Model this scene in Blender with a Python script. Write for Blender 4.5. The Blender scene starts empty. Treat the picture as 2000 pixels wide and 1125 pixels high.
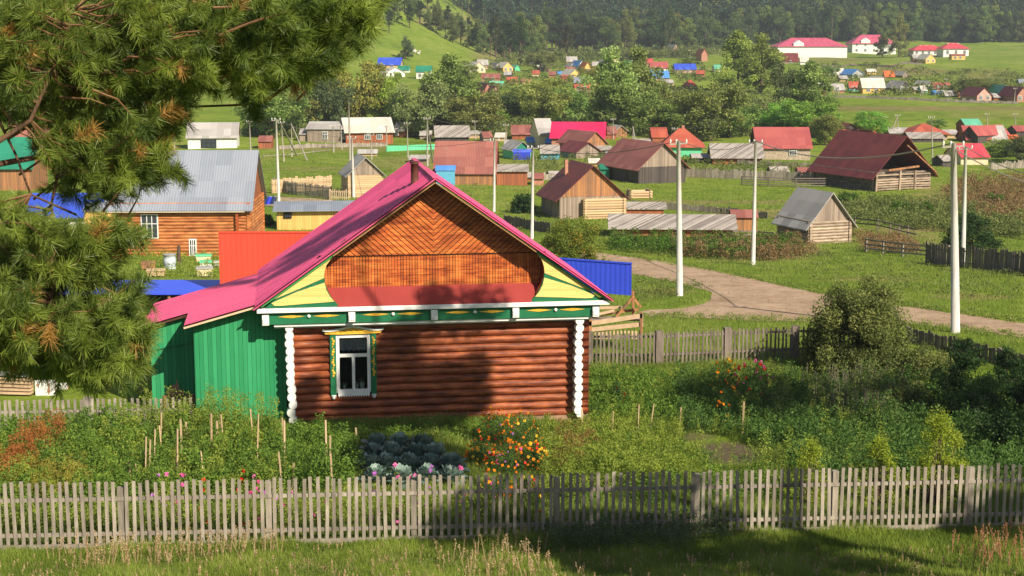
import bpy, math, random
import numpy as np
from mathutils import Vector, Matrix
R = math.radians
sc = bpy.context.scene
COL = sc.collection
rng = np.random.default_rng(7)
random.seed(7)

# ------------------------------------------------------------------ camera, sky, sun
FPX = 3000.0; CZ = 11.5
PITCH = math.atan((562.5 - 79) / FPX)
cp, sp = math.cos(PITCH), math.sin(PITCH)
cam = bpy.data.cameras.new('camera'); camo = bpy.data.objects.new('camera', cam); COL.objects.link(camo)
cam.lens = 54.0; cam.sensor_width = 36.0; cam.clip_end = 4000; cam.clip_start = 0.1
camo.location = (0, 0, CZ); camo.rotation_euler = (math.pi / 2 - PITCH, 0, 0)
sc.camera = camo
SUN_AZ, SUN_EL = 37.0, 35.0          # degrees right of the direction behind the camera, and height
S = Vector((math.sin(R(SUN_AZ)) * math.cos(R(SUN_EL)), -math.cos(R(SUN_AZ)) * math.cos(R(SUN_EL)), math.sin(R(SUN_EL))))
w = bpy.data.worlds.new('World'); sc.world = w; w.use_nodes = True
sky = w.node_tree.nodes.new('ShaderNodeTexSky'); sky.sky_type = 'NISHITA'; sky.sun_disc = False
sky.sun_elevation = R(SUN_EL); sky.sun_rotation = math.atan2(S.x, S.y)
bg = w.node_tree.nodes['Background']; bg.inputs[1].default_value = 0.058
w.node_tree.links.new(sky.outputs[0], bg.inputs[0])
sl = bpy.data.lights.new('sun', 'SUN'); so = bpy.data.objects.new('sun', sl); COL.objects.link(so)
sl.energy = 5.0; sl.angle = R(0.5); sl.color = (1.0, 0.88, 0.70)
so.rotation_euler = S.to_track_quat('Z', 'Y').to_euler(); so.location = (20, -20, 40)
sc.view_settings.view_transform = 'Standard'; sc.view_settings.look = 'None'
sc.view_settings.exposure = 0.62; sc.view_settings.gamma = 1
sc.cycles.max_bounces = 6; sc.cycles.diffuse_bounces = 3; sc.cycles.transparent_max_bounces = 8
sc.cycles.volume_bounces = 0

# ------------------------------------------------------------------ picture <-> place
def ray(u, v):
    a = (u - 1000) / FPX; b = (562.5 - v) / FPX
    return (a, cp + b * sp, -sp + b * cp)
def at(u, v, Y):
    r = ray(u, v); t = Y / r[1]
    return Vector((r[0] * t, Y, CZ + r[2] * t))
def proj(X, Y, Z):
    zc = Y * cp + (CZ - Z) * sp; yc = Y * sp - (CZ - Z) * cp
    return 1000 + FPX * X / zc, 562.5 - FPX * yc / zc
PY = [-60, 0, 10, 20, 27, 30, 33, 38, 46, 61, 76, 98, 123, 142, 167, 200, 245, 330, 417, 525, 650, 774, 880, 960, 1200, 1700]
PZ = [11, 9.7, 7, 3.5, 1.35, .78, .47, .25, 0, -.3, -1.2, -2.7, -3.9, -4.3, -4.7, -5, -5, -3.5, -1, 1, 2.8, 4.5, 7.6, 14, 75, 200]
def sstep(x, a, b):
    t = np.clip((x - a) / (b - a), 0, 1); return t * t * (3 - 2 * t)
_K = np.linspace(-60, 1700, 3521); _Z = np.interp(_K, PY, PZ)
_Zs = _Z.copy()
for _w, _lo in ((7, 0), (41, 300), (81, 700)):
    k = np.ones(_w) / _w; c = np.convolve(np.pad(_Zs, _w // 2, mode='edge'), k, 'valid'); _Zs = np.where(_K > _lo, c, _Zs)
def H(x, y):
    x = np.asarray(x, float); y = np.asarray(y, float)
    z = np.interp(y, _K, _Zs)
    q = np.clip(-(x + 3), 0, 150)                                    # grassy spur on the left
    hz = 0.50 * q * sstep(y, 470, 690) + 0.25 * q * sstep(y, 690, 1100)
    z = z + hz
    z = z - .3 * sstep(x, -3, 3.5) * sstep(y, 37, 44) * (1 - sstep(y, 52, 60))
    amp = np.clip((y - 55) / 400, 0, 1) * 1.1 + .03
    z = z + amp * 0.5 * (np.sin(x * .11 + y * .05) + np.sin(x * .047 - y * .031 + 1.3)) * sstep(y, 20, 60)
    return z
def hz(x, y): return float(H(x, y))
def G(u, v):
    r = ray(u, v)
    ys = np.exp(np.linspace(math.log(14), math.log(1650), 3500))
    t = ys / r[1]; zz = CZ + r[2] * t; d = zz - H(r[0] * t, ys)
    i = np.argmax(d < 0)
    if d[i] >= 0: i = len(ys) - 1
    y = ys[max(i - 1, 0)] + (ys[i] - ys[max(i - 1, 0)]) * (d[i - 1] / (d[i - 1] - d[i] + 1e-9)) if i > 0 else ys[0]
    tt = y / r[1]; X = r[0] * tt
    return Vector((X, y, hz(X, y)))
def pxm(p):                                                            # pixels per metre at a point
    return FPX / (p.y * cp + (CZ - p.z) * sp)

# ------------------------------------------------------------------ materials
def newmat(name):
    m = bpy.data.materials.new(name); m.use_nodes = True
    nt = m.node_tree; b = nt.nodes['Principled BSDF']; b.inputs['Specular IOR Level'].default_value = .25
    return m, nt, b
def nd(nt, t, **kw):
    n = nt.nodes.new(t)
    for k, v in kw.items():
        if k.startswith('i_'): n.inputs[k[2:]].default_value = v
        else: setattr(n, k, v)
    return n
def coords(nt, scale=(1, 1, 1), kind='Object'):
    tc = nd(nt, 'ShaderNodeTexCoord'); mp = nd(nt, 'ShaderNodeMapping'); mp.inputs['Scale'].default_value = scale
    nt.links.new(tc.outputs[kind], mp.inputs[0]); return mp.outputs[0]
def noise(nt, vec, scale, detail=4, rough=.6):
    n = nd(nt, 'ShaderNodeTexNoise'); n.inputs['Scale'].default_value = scale; n.inputs['Detail'].default_value = detail
    n.inputs['Roughness'].default_value = rough; nt.links.new(vec, n.inputs['Vector']); return n.outputs['Fac']
def ramp(nt, fac, stops):
    r = nd(nt, 'ShaderNodeValToRGB'); e = r.color_ramp.elements
    while len(e) < len(stops): e.new(.5)
    for i, (p, c) in enumerate(stops):
        e[i].position = p; e[i].color = (*c, 1) if len(c) == 3 else c
    nt.links.new(fac, r.inputs[0]); return r.outputs[0]
def mixc(nt, fac, a, b, mode='MIX'):
    m = nd(nt, 'ShaderNodeMix', data_type='RGBA', blend_type=mode)
    for s, x in ((m.inputs[0], fac), (m.inputs[6], a), (m.inputs[7], b)):
        if hasattr(x, 'links'): nt.links.new(x, s)
        elif isinstance(x, (int, float)): s.default_value = x
        else: s.default_value = (*x, 1)
    return m.outputs[2]
def mth(nt, op, a, b=None, c=None):
    m = nd(nt, 'ShaderNodeMath', operation=op)
    for i, x in enumerate((a, b, c)):
        if x is None: continue
        if hasattr(x, 'links'): nt.links.new(x, m.inputs[i])
        else: m.inputs[i].default_value = x
    return m.outputs[0]
def bump(nt, b, h, strength=.4, dist=.02):
    n = nd(nt, 'ShaderNodeBump'); n.inputs['Strength'].default_value = strength; n.inputs['Distance'].default_value = dist
    nt.links.new(h, n.inputs['Height']); nt.links.new(n.outputs[0], b.inputs['Normal'])
def attr(nt, name='rnd'):
    a = nd(nt, 'ShaderNodeAttribute'); a.attribute_name = name; return a.outputs['Fac']
def scl(c, k): return tuple(min(1, x * k) for x in c)
MATS = {}
def paint(name, c, rough=.5, var=.25, scale=3, stretch=(1, 1, 1), bmp=.15, c2=None, spec=.25, rnd=0):
    if name in MATS: return MATS[name]
    m, nt, b = newmat(name); v = coords(nt, stretch)
    f = noise(nt, v, scale, 5)
    col = ramp(nt, f, [(.3, c2 or scl(c, 1 - var)), (.68, c)])
    g = noise(nt, v, scale * 9, 3)
    col = mixc(nt, mth(nt, 'MULTIPLY', mth(nt, 'SUBTRACT', g, .35), var * 1.4), col, scl(c, .45))
    if rnd:
        k = mth(nt, 'ADD', mth(nt, 'MULTIPLY', attr(nt), rnd), 1 - rnd / 2)
        cc = nd(nt, 'ShaderNodeCombineColor')
        for i in range(3): nt.links.new(k, cc.inputs[i])
        col = mixc(nt, 1.0, col, cc.outputs[0], 'MULTIPLY')
    nt.links.new(col, b.inputs['Base Color']); b.inputs['Roughness'].default_value = rough
    b.inputs['Specular IOR Level'].default_value = spec
    if bmp: bump(nt, b, g, bmp, .01)
    MATS[name] = m; return m
def planks(name, c, c2, width=.15, vert=True, dark=.35, gap=.07, rough=.75, grain=6, tint=.6):
    """boards: every board its own tone, long grain, dark joints"""
    if name in MATS: return MATS[name]
    m, nt, b = newmat(name)
    tc = nd(nt, 'ShaderNodeTexCoord'); sx = nd(nt, 'ShaderNodeSeparateXYZ'); nt.links.new(tc.outputs['Object'], sx.inputs[0])
    q = mth(nt, 'ADD', sx.outputs[0], sx.outputs[1]) if vert else sx.outputs[2]
    q = mth(nt, 'DIVIDE', q, width); fl = mth(nt, 'FLOOR', q); fr = mth(nt, 'FRACT', q)
    wn = nd(nt, 'ShaderNodeTexWhiteNoise', noise_dimensions='1D'); nt.links.new(fl, wn.inputs['W'])
    st = (1 / width * .6, 1 / width * .6, .5) if vert else (.5, .5, 1 / width * .6)
    f = noise(nt, coords(nt, st), grain * .4, 5, .7)
    big = noise(nt, coords(nt), .8, 4)
    t = mth(nt, 'ADD', mth(nt, 'MULTIPLY', wn.outputs[0], tint), mth(nt, 'MULTIPLY', f, 1 - tint))
    t = mth(nt, 'ADD', mth(nt, 'MULTIPLY', t, .65), mth(nt, 'MULTIPLY', big, .4))
    col = ramp(nt, t, [(.2, c2), (.75, c)])
    g = mth(nt, 'LESS_THAN', fr, gap)
    col = mixc(nt, g, col, scl(c2, dark))
    nt.links.new(col, b.inputs['Base Color']); b.inputs['Roughness'].default_value = rough
    b.inputs['Specular IOR Level'].default_value = .15
    bump(nt, b, mth(nt, 'SUBTRACT', f, mth(nt, 'MULTIPLY', g, 2.0)), .5, .012)
    MATS[name] = m; return m
def roofmat(name, c, c2, rough=.5, sheet=1.1, streak=5, axis='Y', rust=None):
    """metal or slate sheets: overlapping panels with streaks running down"""
    if name in MATS: return MATS[name]
    m, nt, b = newmat(name)
    tc = nd(nt, 'ShaderNodeTexCoord'); sx = nd(nt, 'ShaderNodeSeparateXYZ'); nt.links.new(tc.outputs['Object'], sx.inputs[0])
    a = sx.outputs[0 if axis == 'X' else 1]
    ia = mth(nt, 'FLOOR', mth(nt, 'DIVIDE', a, sheet)); iz = mth(nt, 'FLOOR', mth(nt, 'DIVIDE', sx.outputs[2], sheet * .9))
    wn = nd(nt, 'ShaderNodeTexWhiteNoise', noise_dimensions='1D'); nt.links.new(mth(nt, 'ADD', ia, mth(nt, 'MULTIPLY', iz, 17.3)), wn.inputs['W'])
    st = (streak, .6, .6) if axis == 'X' else (.6, streak, .6)
    f = noise(nt, coords(nt, st), 1.3, 5, .7); big = noise(nt, coords(nt), .7, 4)
    t = mth(nt, 'ADD', mth(nt, 'MULTIPLY', wn.outputs[0], .45), mth(nt, 'ADD', mth(nt, 'MULTIPLY', f, .35), mth(nt, 'MULTIPLY', big, .3)))
    col = ramp(nt, t, [(.25, c2), (.7, c)])
    if rust: col = mixc(nt, ramp(nt, noise(nt, coords(nt), 1.7, 5, .7), [(.55, (0, 0, 0)), (.7, (1, 1, 1))]), col, rust)
    nt.links.new(col, b.inputs['Base Color']); b.inputs['Roughness'].default_value = rough
    wv = mth(nt, 'SINE', mth(nt, 'MULTIPLY', a, 2 * math.pi / .18))
    bump(nt, b, wv, .35, .02)
    MATS[name] = m; return m
def leafmat(name, dark, light, trans=.35, rough=.6, objvar=.0, hue=None, spec=.2):
    if name in MATS: return MATS[name]
    m, nt, b = newmat(name)
    r = attr(nt); col = ramp(nt, r, [(0, dark), (1, light)] if not hue else [(0, dark), (.8, light), (.93, hue)])
    if objvar:
        oi = nd(nt, 'ShaderNodeObjectInfo')
        hs = nd(nt, 'ShaderNodeHueSaturation')
        nt.links.new(mth(nt, 'ADD', mth(nt, 'MULTIPLY', oi.outputs['Random'], .06 * objvar), .5 - .03 * objvar), hs.inputs['Hue'])
        nt.links.new(mth(nt, 'ADD', mth(nt, 'MULTIPLY', oi.outputs['Random'], .5 * objvar), 1 - .25 * objvar), hs.inputs['Value'])
        nt.links.new(col, hs.inputs['Color']); col = hs.outputs[0]
        col = mixc(nt, 1.0, col, oi.outputs['Color'], 'MULTIPLY')
    nt.links.new(col, b.inputs['Base Color']); b.inputs['Roughness'].default_value = rough
    b.inputs['Specular IOR Level'].default_value = spec
    tr = nd(nt, 'ShaderNodeBsdfTranslucent'); nt.links.new(col, tr.inputs[0])
    mx = nd(nt, 'ShaderNodeMixShader'); mx.inputs[0].default_value = trans
    out = nt.nodes['Material Output']
    nt.links.new(b.outputs[0], mx.inputs[1]); nt.links.new(tr.outputs[0], mx.inputs[2]); nt.links.new(mx.outputs[0], out.inputs[0])
    MATS[name] = m; return m

# ------------------------------------------------------------------ mesh helpers
class MB:
    def __init__(s): s.v = []; s.f = []; s.r = []
    def add(s, vs, fs, r=None):
        n = len(s.v); s.v += [tuple(p) for p in vs]
        for f in fs: s.f.append(tuple(n + i for i in f)); s.r.append(random.random() if r is None else r)
    def box(s, x0, x1, y0, y1, z0, z1, M=None, r=None):
        vs = [(x, y, z) for z in (z0, z1) for y in (y0, y1) for x in (x0, x1)]
        if M is not None: vs = [M @ Vector(p) for p in vs]
        rr = random.random() if r is None else r
        s.add(vs, [(0, 2, 3, 1), (4, 5, 7, 6), (0, 1, 5, 4), (2, 6, 7, 3), (0, 4, 6, 2), (1, 3, 7, 5)], rr); return s
    def beam(s, p, q, w, h, r=None, up=(0, 0, 1)):
        p = Vector(p); q = Vector(q); d = (q - p).normalized(); u = Vector(up)
        a = d.cross(u)
        if a.length < 1e-4: a = d.cross(Vector((0, 1, 0)))
        a.normalize(); c = a.cross(d).normalized()
        vs = [e + a * (i * w / 2) + c * (j * h / 2) for e in (p, q) for j in (-1, 1) for i in (-1, 1)]
        s.add(vs, [(0, 2, 3, 1), (4, 5, 7, 6), (0, 1, 5, 4), (2, 6, 7, 3), (0, 4, 6, 2), (1, 3, 7, 5)], random.random() if r is None else r); return s
    def tube(s, pts, rad, n=8, cap=True, r=None):
        pts = [Vector(p) for p in pts]; rings = []
        for i, p in enumerate(pts):
            d = (pts[min(i + 1, len(pts) - 1)] - pts[max(i - 1, 0)]).normalized()
            a = d.cross(Vector((0, 0, 1)))
            if a.length < .05: a = d.cross(Vector((1, 0, 0)))
            a.normalize(); c = a.cross(d)
            rr = rad[i] if isinstance(rad, (list, tuple)) else rad
            rings.append([p + a * (rr * math.cos(2 * math.pi * k / n)) + c * (rr * math.sin(2 * math.pi * k / n)) for k in range(n)])
        vs = [q for g in rings for q in g]; fs = []
        for i in range(len(pts) - 1):
            for k in range(n): fs.append((i * n + k, i * n + (k + 1) % n, (i + 1) * n + (k + 1) % n, (i + 1) * n + k))
        if cap: fs.append(tuple(range(n))); fs.append(tuple(reversed(range((len(pts) - 1) * n, len(pts) * n))))
        s.add(vs, fs, random.random() if r is None else r); return s
    def plate(s, poly, y0, y1, r=None):
        """polygon in x,z extruded from y0 (front) to y1"""
        n = len(poly); vs = [(x, y0, z) for x, z in poly] + [(x, y1, z) for x, z in poly]
        fs = [tuple(range(n)), tuple(reversed(range(n, 2 * n)))] + [(i, n + i, n + (i + 1) % n, (i + 1) % n) for i in range(n)]
        s.add(vs, fs, random.random() if r is None else r); return s
    def ball(s, c, r, n=8, m=6, sq=(1, 1, 1), rr=None):
        vs = [];
        for i in range(m + 1):
            t = math.pi * i / m
            for k in range(n):
                p = 2 * math.pi * k / n
                vs.append((c[0] + r * sq[0] * math.sin(t) * math.cos(p), c[1] + r * sq[1] * math.sin(t) * math.sin(p), c[2] + r * sq[2] * math.cos(t)))
        s.add(vs, [(i * n + k, i * n + (k + 1) % n, (i + 1) * n + (k + 1) % n, (i + 1) * n + k) for i in range(m) for k in range(n)], rr); return s
    def build(s, name, m, parent=None, smooth=False):
        me = bpy.data.meshes.new(name); me.from_pydata(s.v, [], s.f); me.update()
        a = me.attributes.new('rnd', 'FLOAT', 'FACE'); a.data.foreach_set('value', s.r)
        if smooth: me.shade_smooth()
        return link(name, me, m, parent)
def link(name, me, m, parent=None):
    o = bpy.data.objects.new(name, me); COL.objects.link(o)
    if m and not me.materials: me.materials.append(m)
    if parent: o.parent = parent
    return o
def np_mesh(name, V, k, rnd=None):
    """V: (n*k,3) loose faces of k corners"""
    V = np.ascontiguousarray(V.reshape(-1, 3), dtype=np.float32); n = len(V) // k
    me = bpy.data.meshes.new(name); me.vertices.add(len(V)); me.vertices.foreach_set('co', V.ravel())
    me.loops.add(len(V)); me.loops.foreach_set('vertex_index', np.arange(len(V), dtype=np.int32))
    me.polygons.add(n); me.polygons.foreach_set('loop_start', np.arange(0, len(V), k, dtype=np.int32))
    me.update(calc_edges=True)
    if rnd is not None:
        a = me.attributes.new('rnd', 'FLOAT', 'FACE'); a.data.foreach_set('value', np.ascontiguousarray(rnd, dtype=np.float32))
    return me
def tag(o, label=None, cat=None, group=None, kind=None):
    if label: o['label'] = label
    if cat: o['category'] = cat
    if group: o['group'] = group
    if kind: o['kind'] = kind
    return o
def thing(name, label, cat, loc=(0, 0, 0), rz=0, group=None):
    o = bpy.data.objects.new(name, None); COL.objects.link(o); o.location = loc; o.rotation_euler = (0, 0, rz); o.empty_display_size = .3
    return tag(o, label, cat, group)
def copy_tree(o, parent=None):
    c = o.copy(); COL.objects.link(c); c.parent = parent
    for ch in list(o.children): copy_tree(ch, c)
    return c
def unit(v): return v / (np.linalg.norm(v, axis=-1, keepdims=True) + 1e-9)
def leaves(C, size, asp=.6, up=.0, g=None):
    """one rhombus leaf per centre, random facing; returns (n*4,3)"""
    n = len(C); g = g or rng
    d = unit(g.normal(size=(n, 3)) + np.array([0, 0, up])); e = unit(np.cross(d, g.normal(size=(n, 3))))
    s = (np.asarray(size) * g.uniform(.65, 1.25, n))[:, None]
    P = np.stack([C - d * s * .5, C + e * s * asp * .5 - d * s * .05, C + d * s * .5, C - e * s * asp * .5 - d * s * .05], 1)
    return P.reshape(-1, 3)
def blades(B, h, wd, lean=.35, g=None):
    """grass blades: triangles rising from base points"""
    n = len(B); g = g or rng
    a = g.uniform(0, 2 * math.pi, n); s = np.stack([np.cos(a), np.sin(a), np.zeros(n)], 1) * (np.broadcast_to(wd, n) * .5)[:, None]
    hh = np.broadcast_to(h, n) * g.uniform(.5, 1.2, n)
    t = np.stack([g.normal(size=n) * lean * hh, g.normal(size=n) * lean * hh, hh], 1)
    return np.stack([B - s, B + s, B + t], 1).reshape(-1, 3)

# ------------------------------------------------------------------ shared materials
M_white = paint('white_paint', (.80, .80, .78), var=.12, scale=4)
M_green = paint('green_paint', (.02, .17, .075), rough=.45, var=.25)
M_greenw = planks('green_painted_planks', (.045, .33, .14), (.018, .19, .075), .13, rough=.55, dark=.35, gap=.07, tint=.55)
M_yellow = paint('yellow_paint', (.82, .48, .05), rough=.5, var=.3, scale=9)
M_log = None
def logmat(name, c, c2, c3):
    if name in MATS: return MATS[name]
    m, nt, b = newmat(name)
    f = noise(nt, coords(nt, (.7, .7, 14)), 1.5, 6, .7); g = noise(nt, coords(nt, (1.1, 1.1, 3)), 1.2, 4)
    col = ramp(nt, mth(nt, 'ADD', mth(nt, 'MULTIPLY', f, .55), mth(nt, 'MULTIPLY', g, .5)), [(.40, c3), (.51, c2), (.63, c)])
    k = mth(nt, 'ADD', mth(nt, 'MULTIPLY', attr(nt), .45), .75)
    cc = nd(nt, 'ShaderNodeCombineColor')
    for i in range(3): nt.links.new(k, cc.inputs[i])
    col = mixc(nt, 1.0, col, cc.outputs[0], 'MULTIPLY')
    vo = nd(nt, 'ShaderNodeTexVoronoi'); vo.inputs['Scale'].default_value = 2.2; nt.links.new(coords(nt, (1, 1, 2)), vo.inputs['Vector'])
    kn = ramp(nt, vo.outputs['Distance'], [(.035, (1, 1, 1)), (.06, (0, 0, 0))])
    col = mixc(nt, kn, col, scl(c3, .5))
    nt.links.new(col, b.inputs['Base Color']); b.inputs['Roughness'].default_value = .5; b.inputs['Specular IOR Level'].default_value = .3
    bump(nt, b, f, .35, .01); MATS[name] = m; return m
M_log = logmat('varnished_log', (.40, .12, .042), (.215, .052, .02), (.065, .018, .010))
M_logy = logmat('yellow_log', (.60, .25, .085), (.44, .15, .048), (.22, .065, .024))
M_logg = logmat('grey_log', (.46, .36, .27), (.33, .25, .18), (.17, .125, .09))
M_logd = logmat('dark_log', (.24, .19, .15), (.14, .11, .09), (.05, .04, .036))
M_plank_o = planks('orange_old_planks', (.48, .22, .09), (.16, .10, .07), .17)
M_plank_g = planks('grey_old_planks', (.38, .30, .24), (.17, .135, .11), .16)
M_plank_d = planks('dark_old_planks', (.12, .10, .095), (.045, .038, .036), .16)
M_plank_y = planks('yellow_new_planks', (.80, .50, .17), (.60, .33, .10), .14)
M_plank_r = planks('red_brown_planks', (.42, .14, .06), (.19, .075, .045), .15)
M_plank_c = planks('pale_planks', (.62, .45, .27), (.40, .27, .16), .2, vert=False)
M_fence = paint('weathered_fence_wood', (.375, .33, .275), rough=.85, var=.5, scale=2.5, stretch=(3, 3, .7), bmp=.3, rnd=.5, spec=.1)
M_fenced = paint('grey_fence_wood', (.24, .20, .17), rough=.85, var=.5, scale=2.5, stretch=(3, 3, .7), bmp=.3, rnd=.5, spec=.1)
M_conc = paint('whitewashed_concrete', (.66, .64, .60), rough=.8, var=.32, scale=1.5, stretch=(3, 3, .6), bmp=.2)
M_polew = paint('grey_pole_wood', (.42, .38, .33), rough=.85, var=.35, scale=2, stretch=(4, 4, .5))
M_dark = paint('shade_black', (.012, .011, .012), rough=.9, var=.3, bmp=0)  # near-black colour stands for the shade in gaps and openings
M_cer = paint('white_ceramic', (.75, .75, .72), rough=.25, var=.05, bmp=0)
M_wire = paint('wire_metal', (.10, .10, .10), rough=.5, var=.1, bmp=0)
M_trunk = paint('tree_bark', (.13, .09, .065), rough=.9, var=.5, scale=6, stretch=(2, 2, .6), bmp=.5)
M_barkp = paint('pine_bark', (.15, .085, .05), rough=.9, var=.5, scale=9, stretch=(2, 2, .8), bmp=.5)
def glassmat():
    m, nt, b = newmat('window_glass'); nt.nodes.remove(b)
    t = nd(nt, 'ShaderNodeBsdfTransparent'); t.inputs[0].default_value = (.75, .8, .8, 1)
    g = nd(nt, 'ShaderNodeBsdfGlossy'); g.inputs['Roughness'].default_value = .03
    fr = nd(nt, 'ShaderNodeFresnel'); fr.inputs[0].default_value = 1.5
    mx = nd(nt, 'ShaderNodeMixShader'); o = nt.nodes['Material Output']
    nt.links.new(fr.outputs[0], mx.inputs[0]); nt.links.new(t.outputs[0], mx.inputs[1]); nt.links.new(g.outputs[0], mx.inputs[2]); nt.links.new(mx.outputs[0], o.inputs[0])
    return m
M_glass = glassmat()

# ------------------------------------------------------------------ ground
def proj_np(X, Y, Z):
    zc = Y * cp + (CZ - Z) * sp; yc = Y * sp - (CZ - Z) * cp
    return 1000 + FPX * X / zc, 562.5 - FPX * yc / zc
def make_ground():
    ys = np.concatenate([np.linspace(-30, 14, 24), np.exp(np.linspace(math.log(15), math.log(1500), 560))])
    ts = np.linspace(-1.15, 1.15, 520)
    Y, T = np.meshgrid(ys, ts, indexing='ij'); X = T * (np.maximum(Y, 0) + 25)
    Z = H(X, Y)
    V = np.stack([X, Y, Z], -1).reshape(-1, 3).astype(np.float32)
    ny, nx = Y.shape
    i = np.arange(ny - 1)[:, None] * nx + np.arange(nx - 1)[None]
    F = np.stack([i, i + 1, i + nx + 1, i + nx], -1).reshape(-1, 4).astype(np.int32)
    me = bpy.data.meshes.new('ground'); me.vertices.add(len(V)); me.vertices.foreach_set('co', V.ravel())
    me.loops.add(F.size); me.loops.foreach_set('vertex_index', F.ravel()); me.polygons.add(len(F))
    me.polygons.foreach_set('loop_start', np.arange(0, F.size, 4, dtype=np.int32)); me.update(calc_edges=True); me.shade_smooth()
    U, Vv = proj_np(X, Y, Z)
    dry = np.zeros_like(U); soil = np.zeros_like(U); ok = Y > 5
    def ell(a, u, v, ru, rv, k):
        d = ((U - u) / ru) ** 2 + ((Vv - v) / rv) ** 2
        np.maximum(a, k * np.clip(1.6 - d * 1.2, 0, 1) * ok, out=a)
    global ELL; ELL = [e for e in [(1480, 490, 130, 22, .9), (1330, 478, 120, 18, .5), (1900, 392, 130, 34, .8), (1760, 470, 90, 20, .6), (1640, 212, 700, 5, .9), (1950, 225, 120, 8, .4),
              (870, 40, 60, 14, .8), (930, 70, 50, 16, .7), (820, 20, 40, 10, .6), (960, 108, 40, 14, .7), (1230, 108, 130, 7, .6), (1930, 148, 60, 14, .6), (1750, 140, 110, 10, .8), (1640, 118, 90, 5, .6),
              (1000, 1110, 1100, 35, .45), (1500, 418, 120, 9, .8), (1850, 448, 170, 6, .9), (690, 290, 200, 6, .6), (780, 320, 90, 14, .5), (1560, 600, 60, 10, .2), (1000, 325, 240, 12, .4), (1350, 395, 150, 5, .7), (1550, 395, 120, 5, .6), (1700, 545, 120, 6, .5), (1900, 580, 90, 6, .6), (1450, 345, 160, 4, .5), (620, 330, 110, 5, .5), (1300, 570, 60, 8, .6), (1640, 640, 60, 6, .5), (1250, 440, 80, 5, .5)]]
    for e in ELL: ell(dry, *e)
    for e in [(1430, 885, 110, 22, 1), (1340, 850, 60, 14, .8), (560, 392, 80, 7, 1), (1600, 420, 70, 5, .7), (1060, 900, 120, 16, .6), (620, 470, 60, 12, .4)]: ell(soil, *e)
    for n, arr in (('dry', dry), ('soil', soil)):
        a = me.attributes.new(n, 'FLOAT', 'POINT'); a.data.foreach_set('value', arr.ravel().astype(np.float32))
    m, nt, b = newmat('grass_ground'); v = coords(nt)
    big = noise(nt, v, .045, 5, .6); mid = noise(nt, v, .35, 5, .65); fine = noise(nt, coords(nt, (1, 1, 1)), 5, 5, .75)
    t = mth(nt, 'ADD', mth(nt, 'MULTIPLY', big, .35), mth(nt, 'ADD', mth(nt, 'MULTIPLY', mid, .4), mth(nt, 'MULTIPLY', fine, .3)))
    col = ramp(nt, t, [(.34, (.055, .095, .013)), (.45, (.125, .195, .020)), (.55, (.20, .275, .033)), (.67, (.34, .32, .10))])
    dcol = ramp(nt, mth(nt, 'ADD', mth(nt, 'MULTIPLY', mid, .5), mth(nt, 'MULTIPLY', fine, .5)), [(.35, (.10, .085, .035)), (.5, (.22, .165, .08)), (.65, (.33, .26, .13))])
    dm = mth(nt, 'MULTIPLY', attr(nt, 'dry'), ramp(nt, mid, [(.35, (.2, .2, .2)), (.55, (1, 1, 1))]))
    col = mixc(nt, dm, col, dcol)
    col = mixc(nt, mth(nt, 'MULTIPLY', attr(nt, 'soil'), ramp(nt, fine, [(.35, (.3, .3, .3)), (.5, (1, 1, 1))])), col, (.13, .095, .07))
    nt.links.new(col, b.inputs['Base Color']); b.inputs['Roughness'].default_value = .9; b.inputs['Specular IOR Level'].default_value = .05
    bump(nt, b, mth(nt, 'ADD', fine, mid), .9, .12)
    o = link('ground', me, m); o['kind'] = 'structure'
make_ground()
def road(name, top, bot, dz, n=60, m=None):
    """strip between two picture-traced edges laid on the ground"""
    def resample(pts):
        P = np.array([(G(*p).x, G(*p).y) for p in pts]); d = np.r_[0, np.cumsum(np.linalg.norm(np.diff(P, axis=0), axis=1))]
        s = np.linspace(0, d[-1], n); return np.stack([np.interp(s, d, P[:, 0]), np.interp(s, d, P[:, 1])], 1)
    A, B = resample(top), resample(bot); c = 14; V = []; k = np.ones(5) / 5
    for q in (A, B):
        for j in (0, 1): q[:, j] = np.convolve(np.pad(q[:, j], 2, mode='edge'), k, 'valid')
    A += rng.normal(size=A.shape) * .22; B += rng.normal(size=B.shape) * .22
    for i in range(n):
        for j in range(c + 1):
            p = A[i] + (B[i] - A[i]) * j / c; V.append((p[0], p[1], hz(*p) + dz))
    F = [(i * (c + 1) + j, i * (c + 1) + j + 1, (i + 1) * (c + 1) + j + 1, (i + 1) * (c + 1) + j) for i in range(n - 1) for j in range(c)]
    me = bpy.data.meshes.new(name); me.from_pydata(V, [], F); me.shade_smooth(); o = link(name, me, m); o['kind'] = 'structure'; return o
def roadmat():
    m, nt, b = newmat('dirt_road'); v = coords(nt)
    f = noise(nt, v, 2.5, 6, .7); g = noise(nt, v, .5, 6, .7)
    col = ramp(nt, mth(nt, 'ADD', mth(nt, 'MULTIPLY', f, .5), mth(nt, 'MULTIPLY', g, .5)), [(.34, (.23, .155, .10)), (.5, (.40, .285, .195)), (.66, (.53, .40, .29))])
    nt.links.new(col, b.inputs['Base Color']); b.inputs['Roughness'].default_value = .95; b.inputs['Specular IOR Level'].default_value = .05
    bump(nt, b, f, .5, .05); return m
M_road = roadmat()
def inside(P, u, v):
    P = np.array(P, float); c = np.zeros(len(u), bool); j = len(P) - 1
    for i in range(len(P)):
        xi, yi = P[i]; xj, yj = P[j]
        c ^= ((yi > v) != (yj > v)) & (u < (xj - xi) * (v - yi) / (yj - yi + 1e-9) + xi); j = i
    return c
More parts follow.
